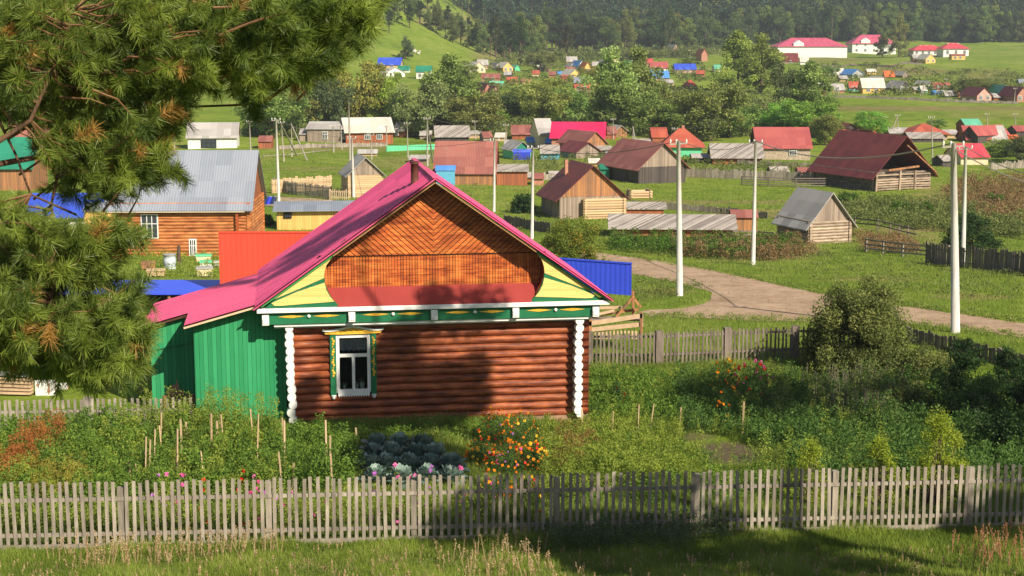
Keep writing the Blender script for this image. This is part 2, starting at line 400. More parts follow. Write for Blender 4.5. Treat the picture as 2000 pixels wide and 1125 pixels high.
def road_sheet(name, poly, dz, cell, m):
    """one sheet filling a traced outline on the ground, rim snapped to the outline"""
    W_ = [];
    for i in range(len(poly)):
        (u0, v0), (u1, v1) = poly[i], poly[(i + 1) % len(poly)]; k = max(2, int(abs(u1 - u0) / 14))
        for j in range(k): q = G(u0 + (u1 - u0) * j / k, v0 + (v1 - v0) * j / k); W_.append((q.x, q.y))
    P = np.array(W_)
    for _ in range(3): P = (np.roll(P, 1, 0) + 2 * P + np.roll(P, -1, 0)) / 4
    P = P + rng.normal(size=P.shape) * .10
    x0, y0 = P.min(0) - cell; x1, y1 = P.max(0) + cell; nx, ny = int((x1 - x0) / cell) + 1, int((y1 - y0) / cell) + 1
    gx, gy = np.meshgrid(x0 + np.arange(nx) * cell, y0 + np.arange(ny) * cell, indexing='ij'); ins = inside(P, (gx + cell / 2).ravel(), (gy + cell / 2).ravel()).reshape(nx, ny)
    A = P; B = np.roll(P, -1, 0); V = {}; vs = []; fs = []
    def vid(i, j):
        if (i, j) in V: return V[(i, j)]
        x, y = gx[i, j], gy[i, j]; full = ins[max(i - 1, 0):i + 1, max(j - 1, 0):j + 1].all()
        if not full:
            d = B - A; t = np.clip(((np.array([x, y]) - A) * d).sum(1) / (d ** 2).sum(1), 0, 1); q = A + d * t[:, None]; k = np.argmin(((q - [x, y]) ** 2).sum(1)); x, y = q[k]
        V[(i, j)] = len(vs); vs.append((x, y, hz(x, y) + (dz if full else .012))); return V[(i, j)]
    for i in range(nx - 1):
        for j in range(ny - 1):
            if ins[i, j]: fs.append((vid(i, j), vid(i + 1, j), vid(i + 1, j + 1), vid(i, j + 1)))
    me = bpy.data.meshes.new(name); me.from_pydata(vs, [], fs); me.shade_smooth(); o = link(name, me, m); o['kind'] = 'structure'
ROADP0 = [(1130, 486), (1195, 498), (1300, 510), (1400, 530), (1500, 552), (1580, 570), (1700, 590), (1800, 603), (1900, 617), (2000, 632), (2150, 658), (2500, 715), (2500, 775), (2150, 692), (2000, 660), (1900, 646), (1800, 634), (1700, 628), (1560, 628), (1480, 628), (1400, 623), (1330, 620), (1240, 617), (1240, 607), (1300, 605), (1350, 600), (1385, 590), (1400, 578), (1385, 567), (1330, 553), (1235, 536), (1190, 521), (1130, 508)]
road_sheet('dirt_road', ROADP0, .035, .5, M_road)
road('dirt_road', [(490, 386), (560, 386), (640, 390), (700, 396)], [(490, 402), (560, 404), (640, 408), (700, 412)], .06, 24, M_road)

# ------------------------------------------------------------------ the painted log house
HO = Vector((-6.714, 45.594, 0)); HRZ = math.atan(446 / 3000.)
HD = (math.cos(HRZ), math.sin(HRZ)); HB = (-math.sin(HRZ), math.cos(HRZ))
def F(u, v, off=0):
    """picture point on the house plane `off` metres behind the front wall -> local x, z"""
    o = (HO.x + HB[0] * off, HO.y + HB[1] * off); r = ray(u, v)
    t = (o[0] * HB[0] + o[1] * HB[1]) / (r[0] * HB[0] + r[1] * HB[1])
    return ((r[0] * t - o[0]) * HD[0] + (r[1] * t - o[1]) * HD[1], CZ + r[2] * t)
def clip_poly(P, nx, nz, d):
    out = []
    for i in range(len(P)):
        a, b = P[i], P[(i + 1) % len(P)]; da = a[0] * nx + a[1] * nz - d; db = b[0] * nx + b[1] * nz - d
        if da >= 0: out.append(a)
        if (da >= 0) != (db >= 0):
            t = da / (da - db); out.append((a[0] + (b[0] - a[0]) * t, a[1] + (b[1] - a[1]) * t))
    return out
def main_house():
    h = thing('log_house', 'varnished brown log house with pink metal roof, white corner log ends and green yellow pediment', 'house', HO, HRZ)
    W = 8.82; zt = 3.05
    ls = [.02 + .236 * i for i in range(13)]
    wx0, wx1, wz0, wz1 = 1.36, 2.44, .88, 2.68
    mb = MB()
    for i, z in enumerate(ls):
        segs = [(.02, wx0), (wx1, 9.22)] if wz0 < z + .02 < wz1 + .02 else [(.02, 9.22)]
        for a, b in segs:
            n = max(2, int((b - a) / .8)); wob = [random.gauss(0, .006) for _ in range(n + 1)]
            mb.tube([(a + (b - a) * k / n, .13 + wob[k], z + wob[k] * .6) for k in range(n + 1)], random.uniform(.117, .125), 14, r=random.random())
    for z in ls:                                                     # right wall logs
        mb.tube([(W, -.02, z + .118), (W, 7.0, z + .118)], .135, 12)
    mb.build('wall', M_log, h, True)
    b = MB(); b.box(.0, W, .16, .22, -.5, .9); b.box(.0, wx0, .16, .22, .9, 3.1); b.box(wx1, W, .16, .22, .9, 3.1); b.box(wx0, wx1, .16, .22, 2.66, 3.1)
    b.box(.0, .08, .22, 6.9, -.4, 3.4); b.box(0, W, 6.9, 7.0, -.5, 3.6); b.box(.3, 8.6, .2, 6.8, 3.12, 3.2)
    b.build('inner_wall', M_dark, h)  # black colour paints deep shade into the gaps between the logs
    fb = MB(); fb.box(-.02, 9.0, -.03, .1, -.55, -.09); fb.box(9.0, 9.2, -.03, 6.5, -.6, -.09); fb.build('foundation', paint('old_plinth_board', (.42, .27, .17), var=.5, scale=3, rough=.9), h)
    for side, x0 in (('l', .0), ('r', W + .02)):                      # white log ends of both corners
        for i in range(13):
            e = MB(); z = .02 + .236 * i + .118; r = .137 * (1 + random.uniform(-.09, .07)); dx = random.gauss(0, .012) + (.02 if side == 'l' else -.01) * (i - 6) * -.15
            e.tube([(x0 + dx, -.34, z), (x0 + dx, -.325, z), (x0 + dx, 0, z)], [r * .93, r, r], 16); e.build('log_end', M_white, h)
        e = MB(); e.tube([(x0 + .04, -.3, .0), (x0 + .04, .0, .0)], .11, 14); e.build('log_end', M_white, h)
    # ---- cornice
    c = MB(); c.box(-.72, 9.44, -.46, .04, 3.13, 3.5); c.build('frieze', M_green, h)
    c = MB(); c.box(-.95, 9.72, -.60, .0, 3.502, 3.60); c.box(-.93, 9.70, -.57, -.0, 3.60, 3.63); c.build('upper_cornice', M_white, h)
    c = MB(); c.box(-.46, 9.22, -.40, .03, 3.045, 3.128); c.box(-.44, 9.2, -.3, .03, 2.99, 3.045); c.build('lower_cornice', M_white, h)
    us = [518.5, 687, 848, 1007, 1163]
    for i, u in enumerate(us):
        x = F(u, 615, -.5)[0]; k = MB(); z0 = 3.17 if 0 < i < 4 else 3.13
        k.box(x - .10, x + .10, -.58, -.40, z0, z0 + .30); k.box(x - .085, x + .085, -.60, -.58, z0 + .05, z0 + .20); k.build('bracket', M_white, h)
    for i in range(4):
        x = (F(us[i], 615, -.5)[0] + F(us[i + 1], 615, -.5)[0]) / 2
        k = MB(); k.ball((x, -.48, 3.36), .055, 12, 8); k.build('wooden_ball', M_white, h, True)
        for s in (-1, 1):
            d = MB(); xc = x + s * .52; d.plate([(xc - .40, 3.36), (xc - .15, 3.33), (xc, 3.315), (xc + .15, 3.33), (xc + .40, 3.36), (xc + .15, 3.39), (xc, 3.40), (xc - .15, 3.39)], -.474, -.455); d.build('lozenge', M_yellow, h)
    # ---- pediment boards with the curved opening
    xm = 4.38
    cur = [(655, 489), (645, 500), (637, 515), (633, 533), (634, 550), (640, 568), (650, 585), (663, 598)]
    curve = [F(u, v, -.5) for u, v in cur]
    out = [(-.72, 3.64)]; L = [out[0]] + [(1.5, 3.64)] + curve[::-1][1:] + [F(652, 487, -.5)]
    def mir(P): return [(2 * xm - x, z) for x, z in P][::-1]
    def px(P, o=-.53): return [F(u, v, o) for u, v in P]
    up_ = px([(527, 588), (531, 582), (545, 572), (600, 534), (648, 504), (638, 517), (634, 530), (633, 543), (580, 566)])
    lo_ = px([(530, 592), (580, 570), (634, 552), (637, 566), (645, 580), (653, 589), (600, 593), (550, 597), (536, 597)])
    M_petal = planks('yellow_carved_petal', (.80, .66, .22), (.62, .42, .13), .05, vert=False, dark=.75, gap=.1)
    for mirror in (0, 1):
        g = MB(); g.plate(mir(L) if mirror else L, -.52, -.46); g.build('pediment_board', M_green if not mirror else M_green, h)
        for P in (up_, lo_):
            g = MB(); g.plate(mir(P) if mirror else P, -.54, -.521); g.build('yellow_panel', M_petal, h)
        pts = [(curve[0][0] + .35, curve[0][1] + .28)] + curve + [(1.55, 3.62)]
        if mirror: pts = [(2 * xm - x, z) for x, z in pts]
        li = MB()
        for i in range(len(pts) - 1):
            (xa, za), (xb, zb) = pts[i], pts[i + 1]; s = 1 if mirror else -1
            li.add([(xa, -.459, za), (xb, -.459, zb), (xb, .12, zb), (xa, .12, za), (xa + s * .03, -.459, za), (xb + s * .03, -.459, zb), (xb + s * .03, .12, zb), (xa + s * .03, .12, za)],
                   [(0, 1, 2, 3), (7, 6, 5, 4), (0, 4, 5, 1), (3, 2, 6, 7)])
        li.build('curved_lining', paint('red_brown_stain', (.24, .05, .02), var=.3), h, True)
    lg = MB(); lg.add([(1.45, -.57, 3.635), (7.3, -.57, 3.635), (7.7, .04, 4.13), (1.05, .04, 4.13)], [(0, 1, 2, 3)])
    for x in (2.6, 3.9, 5.2, 6.5): lg.beam((x, -.57, 3.64), (x, .04, 4.135), .012, .012)
    lg.build('ledge_sheet', paint('dull_red_metal', (.34, .055, .05), rough=.4, var=.2, scale=1.2, bmp=.05), h)
    # ---- plank gable set back in the opening
    rs = (7.38 - 3.62) / (xm + .98)                                   # roof slope
    zr = lambda x: 7.36 - rs * abs(x - xm)
    g = MB(); w_ = .088; random.seed(3)
    x = 1.0
    while x < 7.75:
        top = min(5.06, zr(x + .04) - .05); g.box(x + .007, x + w_ - .007, .05 + random.uniform(0, .012), .09, 4.0, top); x += w_
    for s in (-1, 1):
        tri = [(xm, 5.09), (xm, zr(xm) - .03), (xm + s * 3.2, 5.09)] if s > 0 else [(xm, 5.09), (xm - 3.2, 5.09), (xm, zr(xm) - .03)]
        nx, nz = (s * math.sin(R(42)), -math.cos(R(42)))              # planks climb outwards
        w_ = .125; d = -12
        while d < 8:
            P = clip_poly(clip_poly(tri, nx, nz, d + .011), -nx, -nz, -(d + w_ - .011))
            if len(P) > 2: g.plate(P, .03 + random.uniform(0, .012), .09)
            d += w_
    g.build('gable_planks', logmat('gable_varnish', (.66, .22, .05), (.44, .10, .022), (.15, .028, .01)), h)
    g = MB(); g.box(.9, 7.85, .095, .13, 3.7, 5.1); g.plate([(1.2, 5.1), (7.6, 5.1), (xm, 7.33)], .095, .13); g.box(1.0, 7.8, .02, .03, 5.064, 5.078)  # last thin box is a painted shadow line under the chevron planks
    g.build('gable_backing_shade_line', M_dark, h)
    # ---- roof: ribbed pink sheets, both slopes
    M_pink = roofmat('pink_roof_metal', (.76, .10, .24), (.52, .065, .18), rough=.38, sheet=1.1, streak=3, axis='Y', rust=(.56, .085, .19))
    y0, y1 = -.68, 7.0; er = .05
    def slope(mb, s, xe, y0, y1, z_at, x_top):
        p = .1; n = int((y1 - y0) / p)
        prof = []
        for i in range(n + 1):
            y = y0 + (y1 - y0) * i / n; k = i % 3
            prof.append((y, .034 if k == 0 else 0))
        vs = []
        for (y, dz) in prof: vs += [(x_top, y, z_at(x_top) + dz), (xe, y, z_at(xe) + dz)]
        mb.add(vs, [((2 * i, 2 * i + 1, 2 * i + 3, 2 * i + 2) if s < 0 else (2 * i, 2 * i + 2, 2 * i + 3, 2 * i + 1)) for i in range(len(prof) - 1)])
    zro = lambda x: 7.46 - rs * abs(x - xm)
    rf = MB(); slope(rf, -1, xm - 5.40, y0, y1, zro, xm); slope(rf, 1, xm + 5.46, y0, y1, zro, xm)
    rf.beam((xm, y0, 7.475), (xm, y1, 7.475), .16, .03)
    for s in (-1, 1): rf.beam((xm, y0 - .01, 7.44), (xm + s * 5.44, y0 - .01, zro(xm + 5.44) - .02), .03, .07, up=(0, 1, 0))
    rf.build('roof', M_pink, h)
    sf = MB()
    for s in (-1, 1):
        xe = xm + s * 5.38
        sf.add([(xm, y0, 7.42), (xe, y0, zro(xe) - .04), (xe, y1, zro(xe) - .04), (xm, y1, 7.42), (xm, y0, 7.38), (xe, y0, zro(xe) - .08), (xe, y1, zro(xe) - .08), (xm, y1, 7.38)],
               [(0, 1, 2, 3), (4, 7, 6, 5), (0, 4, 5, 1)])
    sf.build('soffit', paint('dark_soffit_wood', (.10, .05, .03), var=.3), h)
    bb = MB()
    for s in (-1, 1): bb.beam((xm, y0 + .03, 7.33), (xm + s * 3.05, y0 + .03, 7.33 - rs * 3.05), .03, .09, up=(0, 1, 0))
    bb.build('bargeboard', paint('brown_edge_board', (.40, .22, .10), var=.3), h)
    for s in (-1, 1):
        gb = MB(); gb.beam((xm + s * 2.98, -.55, 7.33 - rs * 2.98), (xm + s * 5.2, -.55, 7.34 - rs * 5.2), .05, .13, up=(0, 1, 0))
        gb.build('green_edge_board', paint('light_green_paint', (.06, .32, .09), var=.2), h)
    # ---- chimney pipe
    best = min((abs(F(810, 357, y)[1] - zro(F(810, 357, y)[0])), y) for y in np.linspace(0, 6, 61))[1]
    cx, cz = F(810, 357, best)
    ch = MB(); ch.tube([(cx, best, cz - .25), (cx, best, cz + .62)], .12, 16); ch.tube([(cx, best, cz + .60), (cx, best, cz + .66)], .135, 16)
    ch.build('chimney_pipe', paint('rusty_pipe', (.16, .06, .04), var=.5, scale=5, rough=.6), h, True)
    # ---- window with carved surround
    wd = MB(); wd.box(1.38, 2.42, -.02, .05, .88, .98); wd.box(1.38, 2.42, -.02, .05, 2.58, 2.68); wd.box(1.38, 1.48, -.02, .05, .98, 2.58); wd.box(2.32, 2.42, -.02, .05, .98, 2.58)
    wd.box(1.48, 2.32, -.012, .05, 1.98, 2.08); wd.box(1.855, 1.945, -.012, .05, .98, 1.98)
    win = wd.build('window', M_white, h)
    gl = MB(); gl.add([(1.48, .03, .98), (2.32, .03, .98), (2.32, .03, 2.58), (1.48, .03, 2.58)], [(0, 1, 2, 3)]); gl.build('pane', M_glass, win)
    cu = MB(); random.seed(5)
    n = 60; vs = []
    for i in range(n + 1):
        x = 1.50 + .80 * i / n; yy = .10 + .012 * math.sin(i * 1.3); z0 = 2.17 + .015 * math.sin(i * .55)
        vs += [(x, yy, z0), (x, yy, 2.52)]
    cu.add(vs, [(2 * i, 2 * i + 2, 2 * i + 3, 2 * i + 1) for i in range(n)]); cu.build('lace_curtain', paint('grey_lace', (.50, .52, .60), var=.8, scale=22, rough=.9), win, True)
    ap = MB(); n = 13; P = [(1.42, .98), (1.42, .80)]
    for i in range(n): xa = 1.42 + .96 * i / n; P += [(xa + .96 / n * .5, .745), (xa + .96 / n, .80)]
    P.append((2.38, .98)); ap.plate(P, -.06, -.025); ap.build('lace_apron', M_white, win)
    for x0, x1 in ((1.20, 1.375), (2.425, 2.60)):
        s_ = MB(); s_.box(x0, x1, -.05, .03, .82, 2.70); jb = s_.build('side_board', M_green, win)
        q = MB(); xc = (x0 + x1) / 2
        for k in range(15):
            z = 1.42 + k * .082; q.ball((xc + .02 * math.sin(k * 2.1), -.055, z), .036 + .014 * math.sin(k * 1.6), 8, 5, (1, .5, 1.1))
        q.build('carving', M_yellow, jb, True)
        d = MB(); d.ball((xc, -.02, .73), .055, 10, 6); d.box(xc - .07, xc + .07, -.06, .03, .76, .815); d.build('drop_ball', M_white, jb, True)
    hd = MB(); hd.box(1.17, 2.63, -.055, .03, 2.702, 2.74); head = hd.build('window_head', M_green, win)
    P = [(1.02, 2.90), (1.06, 2.76), (1.5, 2.735), (1.9, 2.74), (2.3, 2.735), (2.74, 2.76), (2.78, 2.90)]
    tp = [(2.6, 2.89), (2.35, 2.92), (2.1, 3.0), (1.9, 3.035), (1.7, 3.0), (1.45, 2.92), (1.2, 2.89)]
    cz_ = lambda z: 2.70 + (z - 2.735) * .72
    P = [(x, cz_(z)) for x, z in P]; tp = [(x, cz_(z)) for x, z in tp]
    q = MB(); q.plate(P + tp, -.09, -.056)
    for k in range(9):
        a = 1.18 + k * .18; q.ball((a, -.095, 2.775 + .03 * math.cos((k - 4) * .4) + .02 * (k % 2)), .045, 8, 5, (1.3, .35, .7))
    q.build('carved_crest', M_yellow, head)
    arc = [(.98, 2.96), (1.1, 2.925), (1.3, 2.935), (1.5, 2.975), (1.7, 3.04), (1.9, 3.07), (2.1, 3.04), (2.3, 2.975), (2.5, 2.935), (2.7, 2.925), (2.82, 2.96)]; arc = [(x, cz_(z) + .02) for x, z in arc]
    q = MB(); q.plate([(x, z - .055) for x, z in arc][0:] + [(x, z) for x, z in arc[::-1]], -.14, -.04); q.build('crest_moulding', M_white, head)
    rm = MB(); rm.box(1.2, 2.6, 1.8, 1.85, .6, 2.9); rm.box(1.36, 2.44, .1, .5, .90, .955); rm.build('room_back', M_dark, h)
    return h
house = main_house()
def on_house(name, label, cat, x, y, z, group=None):
    return thing(name, label, cat, (HO.x + HD[0] * x + HB[0] * y, HO.y + HD[1] * x + HB[1] * y, z), HRZ, group)
for x, sc_, lb in ((2.16, 1.0, 'round pale green flower pot on the window sill, right pane'), (2.0, .7, 'small leafy pot plant on the window sill beside the round pale pot'), (1.62, .6, 'small white jar with a sprig on the window sill, left pane')):
    t = on_house('flower_pot', lb, 'flower pot', x, .2, .957)
    p = MB(); p.tube([(0, 0, 0), (0, 0, .05 * sc_), (0, 0, .14 * sc_), (0, 0, .2 * sc_)], [.045 * sc_, .075 * sc_, .08 * sc_, .055 * sc_], 12); p.build('pot', paint('pale_green_glaze', (.55, .68, .55), var=.1), t, True)
    C = rng.normal(size=(50, 3)) * np.array([.05, .03, .035]) * sc_ + np.array([0, 0, .24 * sc_])
    link('leaves', np_mesh('leaves', leaves(C, .05), 4, rng.random(50)), leafmat('houseplant_leaf', (.10, .22, .08), (.5, .6, .42)), t)

def annex():
    a = thing('green_annex', 'green plank lean-to with pink metal roof joined to the left side of the log house', 'lean-to', HO, HRZ)
    sl_ = .27; zt = lambda x: 3.62 + sl_ * (x + .98) if x < 0 else 3.62
    w_ = MB()
    def wall(x0, x1, y0, y1, zb=-.6, dz=-.08):
        w_.add([(x0, y0, zb), (x1, y0, zb), (x1, y0, zt(x1) + dz), (x0, y0, zt(x0) + dz), (x0, y1, zb), (x1, y1, zb), (x1, y1, zt(x1) + dz), (x0, y1, zt(x0) + dz)],
               [(0, 1, 2, 3), (5, 4, 7, 6), (4, 0, 3, 7), (1, 5, 6, 2), (3, 2, 6, 7)])
    wall(-2.86, -.14, .25, 2.2); wall(-4.32, -.14, 2.25, 6.1); w_.build('wall', M_greenw, a)
    hr = MB(); hr.beam((-4.1, 2.22, 1.95), (-2.9, 2.22, 2.12), .03, .03); hr.build('rail', M_green, a)
    M_pink2 = roofmat('pink_lean_metal', (.80, .115, .24), (.66, .085, .20), rough=.34, sheet=1.1, streak=3, axis='Y')
    def rp(x0, x1, y0, y1, mb):
        n = int((y1 - y0) / .1); vs = []
        for i in range(n + 1):
            y = y0 + (y1 - y0) * i / n; d = .022 if i % 3 == 0 else 0; vs += [(x1, y, zt(x1) + .06 + d), (x0, y, zt(x0) + .06 + d)]
        mb.add(vs, [(2 * i, 2 * i + 1, 2 * i + 3, 2 * i + 2) for i in range(n)])
    rf = MB(); rp(-3.12, -1.0, -.18, 1.95, rf); rp(-4.5, -1.0, 1.9501, 6.3, rf); rf.build('roof', M_pink2, a)
    e = MB(); e.beam((-3.12, -.16, zt(-3.12)), (-1.0, -.16, zt(-1.0)), .05, .10, up=(0, 1, 0)); e.build('edge_board', paint('pale_edge_board', (.72, .52, .34), var=.2), a)
    e = MB()
    for x0, x1, ya, yb in ((-3.1, -1.0, -.13, 2.0), (-4.45, -1.0, 2.0, 6.25)):
        e.add([(x1, ya, zt(x1) + .03), (x0, ya, zt(x0) + .03), (x0, yb, zt(x0) + .03), (x1, yb, zt(x1) + .03), (x1, ya, zt(x1) - .03), (x0, ya, zt(x0) - .03), (x0, yb, zt(x0) - .03), (x1, yb, zt(x1) - .03)],
              [(0, 1, 2, 3), (7, 6, 5, 4), (0, 4, 5, 1), (1, 5, 6, 2), (2, 6, 7, 3), (3, 7, 4, 0)])
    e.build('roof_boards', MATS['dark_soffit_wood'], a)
annex()

# ------------------------------------------------------------------ other buildings
RM = dict(
 grey=roofmat('grey_metal_roof', (.27, .30, .36), (.20, .225, .28), .4, streak=3),
 slate=roofmat('grey_slate_roof', (.46, .44, .42), (.30, .28, .27), .8),
 pale=roofmat('pale_slate_roof', (.66, .62, .55), (.50, .46, .40), .8),
 brown=roofmat('red_brown_roof', (.34, .13, .105), (.22, .075, .065), .6, rust=(.30, .16, .12)),
 darkred=roofmat('dark_red_roof', (.19, .045, .042), (.12, .028, .03), .5, rust=(.20, .07, .05)),
 red=roofmat('red_roof', (.48, .12, .07), (.36, .075, .05), .6),
 brick=roofmat('brick_red_roof', (.42, .11, .10), (.32, .075, .075), .5),
 pink=roofmat('hot_pink_roof', (.78, .03, .12), (.62, .02, .09), .4),
 crimson=roofmat('crimson_roof', (.60, .08, .10), (.48, .05, .08), .5),
 mauve=roofmat('mauve_pink_roof', (.52, .10, .17), (.42, .075, .14), .5),
 green=roofmat('green_roof', (.03, .24, .15), (.02, .17, .11), .4),
 mint=roofmat('mint_roof', (.16, .52, .34), (.12, .42, .28), .5),
 blue=roofmat('blue_roof', (.05, .11, .62), (.04, .08, .50), .4),
 sky=roofmat('light_blue_roof', (.10, .30, .72), (.08, .24, .6), .5),
 plank=planks('old_roof_planks', (.46, .42, .38), (.15, .13, .12), .22, tint=.85),
 orange=roofmat('orange_roof', (.70, .16, .05), (.58, .11, .04), .5))
WM = dict(log=M_log, logy=M_logy, logg=M_logg, logd=M_logd, po=M_plank_o, pg=M_plank_g, pd=M_plank_d, py=M_plank_y, pr=M_plank_r, pc=M_plank_c,
 white=paint('white_plaster', (.78, .77, .74), var=.1, scale=1), cream=paint('cream_plaster', (.74, .60, .40), var=.15, scale=1), turq=paint('turquoise_plaster', (.12, .58, .52), var=.15, scale=1),
 mint=paint('mint_plaster', (.14, .62, .34), var=.12, scale=1), stone=paint('rough_stone_wall', (.52, .42, .32), var=.5, scale=3), blue=paint('blue_fence_paint', (.035, .06, .58), var=.12, scale=2),
 brick=paint('brick_wall_paint', (.50, .24, .16), var=.3, scale=3), green=paint('deep_green_paint', (.02, .22, .13), var=.2, scale=2), pinkw=paint('pink_plaster', (.62, .36, .30), var=.2, scale=2),
 yellow=paint('yellow_plaster', (.80, .52, .16), var=.2, scale=2), sky=paint('sky_blue_paint', (.12, .42, .62), var=.15, scale=2), grey=paint('grey_plaster', (.42, .41, .40), var=.2, scale=1))
def roof_part(mb, W, L, h, r, ov, og, t, over_z=0):
    """two slopes; W gable width along x, L along y"""
    k = r / (W / 2); xe = W / 2 + ov; ze = h - ov * k + over_z; zt = h + r + over_z
    for s in (-1, 1):
        a = [(0, -og, zt), (s * xe, -og, ze), (s * xe, L + og, ze), (0, L + og, zt)]
        b = [(x, y, z - t) for x, y, z in a]
        fs = [(0, 1, 2, 3), (7, 6, 5, 4), (0, 4, 5, 1), (1, 5, 6, 2), (2, 6, 7, 3)]
        if s > 0: fs = [f[::-1] for f in fs]
        mb.add(a + b, fs)
def logs_wall(mb, W, L, z0, h, d=.22, skip=None):
    n = max(2, int((h - z0) / d)); e = .18
    for i in range(n):
        z = z0 + (i + .5) * (h - z0) / n; r = (h - z0) / n * .56
        mb.tube([(-W / 2 - e, .02, z), (W / 2 + e, .02, z)], r, 8); mb.tube([(-W / 2 - e, L, z), (W / 2 + e, L, z)], r, 8)
        z += r * .5
        mb.tube([(-W / 2, -e, z), (-W / 2, L + e, z)], r, 8); mb.tube([(W / 2, -e, z), (W / 2, L + e, z)], r, 8)
    mb.box(-W / 2 + .06, W / 2 - .06, .08, L - .06, z0 - .3, h - .02)
def cabin(name, label, loc, W, L, h, r, rz, wall, roofm, gable=None, ov=.35, og=.35, wins=(), logs=False, chim=None, cat='house', group=None, hip=0, open_gable=False, door=None, t=.08, winc=None):
    """local frame: x along the gable, y along the ridge, front gable at y=0"""
    o = thing(name, label, cat, loc, rz, group)
    wb = MB()
    if logs: logs_wall(wb, W, L, -.2, h)
    else: wb.box(-W / 2, W / 2, 0, L, -.8, h)
    wb.build('wall', WM[wall], o)
    if not hip and not open_gable:
        for y0, y1 in ((-.03, .05), (L - .05, L + .03)):
            g = MB(); g.plate([(-W / 2 - .02, h + .005), (W / 2 + .02, h + .005), (0, h + r - .01)], y0, y1); g.build('gable', WM[gable or wall], o)
    rf = MB()
    if hip:
        q = hip; e = ov; k = r / (W / 2); ze = h - e * k; A = [(-W / 2 - e, -e, ze), (W / 2 + e, -e, ze), (W / 2 + e, L + e, ze), (-W / 2 - e, L + e, ze), (0, q, h + r), (0, L - q, h + r)]
        rf.add(A, [(0, 1, 4), (1, 2, 5, 4), (2, 3, 5), (3, 0, 4, 5), (3, 2, 1, 0)])
    else: roof_part(rf, W, L, h, r, ov, og, t, t + .02)
    rf.build('roof', RM[roofm], o)
    for (face, a, z, ww, hh) in wins:                                # face: f front gable, l left long wall, r right long wall
        m = MB(); q = MB()
        if face == 'f':
            m.box(a - ww / 2 - .08, a + ww / 2 + .08, -.14, -.035 if not logs else -.1, z - .08, z + hh + .08); q.box(a - ww / 2, a + ww / 2, -.16, -.14, z, z + hh)
            for i in (1, 2): xx = a - ww / 2 + ww * i / 3; m.box(xx - .025, xx + .025, -.18, -.16, z, z + hh)
            m.box(a - ww / 2, a + ww / 2, -.185, -.18, z + hh * .66, z + hh * .66 + .05)
        else:
            s = -1 if face == 'l' else 1; X = s * W / 2; a0, a1 = sorted((X + s * .035, X + s * .14)); b0, b1 = sorted((X + s * .14, X + s * .16)); c0, c1 = sorted((X + s * .16, X + s * .18))
            m.box(a0, a1, a - ww / 2 - .08, a + ww / 2 + .08, z - .08, z + hh + .08); q.box(b0, b1, a - ww / 2, a + ww / 2, z, z + hh)
            for i in (1, 2): yy = a - ww / 2 + ww * i / 3; m.box(c0, c1, yy - .025, yy + .025, z, z + hh)
            m.box(c0 + s * .005, c1 + s * .005, a - ww / 2, a + ww / 2, z + hh * .6, z + hh * .6 + .05)
        f = m.build('window', winc or M_white, o); q.build('pane', MATS.get('pane') or paint('pane', (.05, .06, .075), rough=.15, var=.3, scale=1, bmp=0, spec=.6), f)
    if chim:
        c = MB(); x, y, s_, zz = chim; c.box(x - s_, x + s_, y - s_, y + s_, h + r * .3, h + r + zz); c.build('chimney', WM['brick'] if s_ > .12 else WM['white'], o)
    if door:
        d = MB(); a, ww, hh = door; d.box(a - ww / 2, a + ww / 2, -.09, -.01, 0, hh); d.build('door', WM['pd'], o)
    return o
def near(u, v, dz=0):
    p = G(u, v); p.z += dz; return p
def gab(name, label, u, v, gp, ve, vp, sp_, rot, wall, roofm, **k):
    """gable-facing: near-left ground corner at (u,v); gp = gable px, sp_ = visible side px, ve eave row, vp peak row"""
    p = near(u, v); s = pxm(p); W = gp / s / math.cos(R(rot)); L = max(sp_ / s / abs(math.sin(R(rot))), 1.2 * W) if k.get('minL', 1) else sp_ / s / abs(math.sin(R(rot)))
    k.pop('minL', None); L = k.pop('L', L)
    h = (v - ve) / s; r = (ve - vp) / s; c = Vector((math.cos(R(rot)), math.sin(R(rot)), 0)) * (W / 2)
    return cabin(name, label, p + c, W, L, h, r, R(rot), wall, roofm, **k)
def sid(name, label, u0, u1, v, ve, vr, D, wall, roofm, rot=0, **k):
    """long side facing us, base centre row v"""
    p = near((u0 + u1) / 2, v); s = pxm(p); L = (u1 - u0) / s; h = (v - ve) / s
    r = max((ve - vr) / s - D / 2 * (CZ - p.z) / p.y * .9, .4)
    k.setdefault('og', .05 * L if L < 4 else .3); a = R(rot - 90)      # local y (ridge) points to picture right
    rot_ = R(rot) - math.pi / 2
    # local x=+W/2 is nearest us when rotated -90
    yv = Vector((math.cos(R(rot)), math.sin(R(rot)), 0)); xv = Vector((math.sin(R(rot)), -math.cos(R(rot)), 0))
    loc = p - yv * (L / 2) - xv * (D / 2)
    return cabin(name, label, loc, D, L, h, r, rot_, wall, roofm, **k)

# --- the nearer village
q = sid('log_cabin', 'orange log cabin with big grey metal roof and one white window, behind the pine', 225, 487, 500, 397, 291, 7.0, 'logy', 'grey', rot=2, logs=True, ov=.55, og=.35,
    wins=[('r', 2.45, 1.3, 1.0, 1.5), ('r', 5.3, .1, .35, 1.0)], gable='pr')
p0 = q.location
for yy in (.15, 8.35):
    m = MB()
    for i in range(14): m.tube([(3.3, yy, .1 + i * .23), (3.85, yy, .1 + i * .23)], .12, 10)
    m.build('cross_logs', paint('red_log_ends', (.42, .10, .03), var=.4, scale=6), q)
m = MB(); m.box(3.95, 4.03, -.3, 8.9, 3.02, 3.14); m.build('eave_board', WM['cream'], q)
q = gab('board_barn', 'rust roofed barn with tall orange grey plank gable behind the leafy bush', 1093, 428, 128, 385, 326, 45, 14, 'pg', 'darkred', gable='po', ov=.5, og=.4, L=6.2, chim=(-1.2, 4.2, .14, .3), cat='barn')
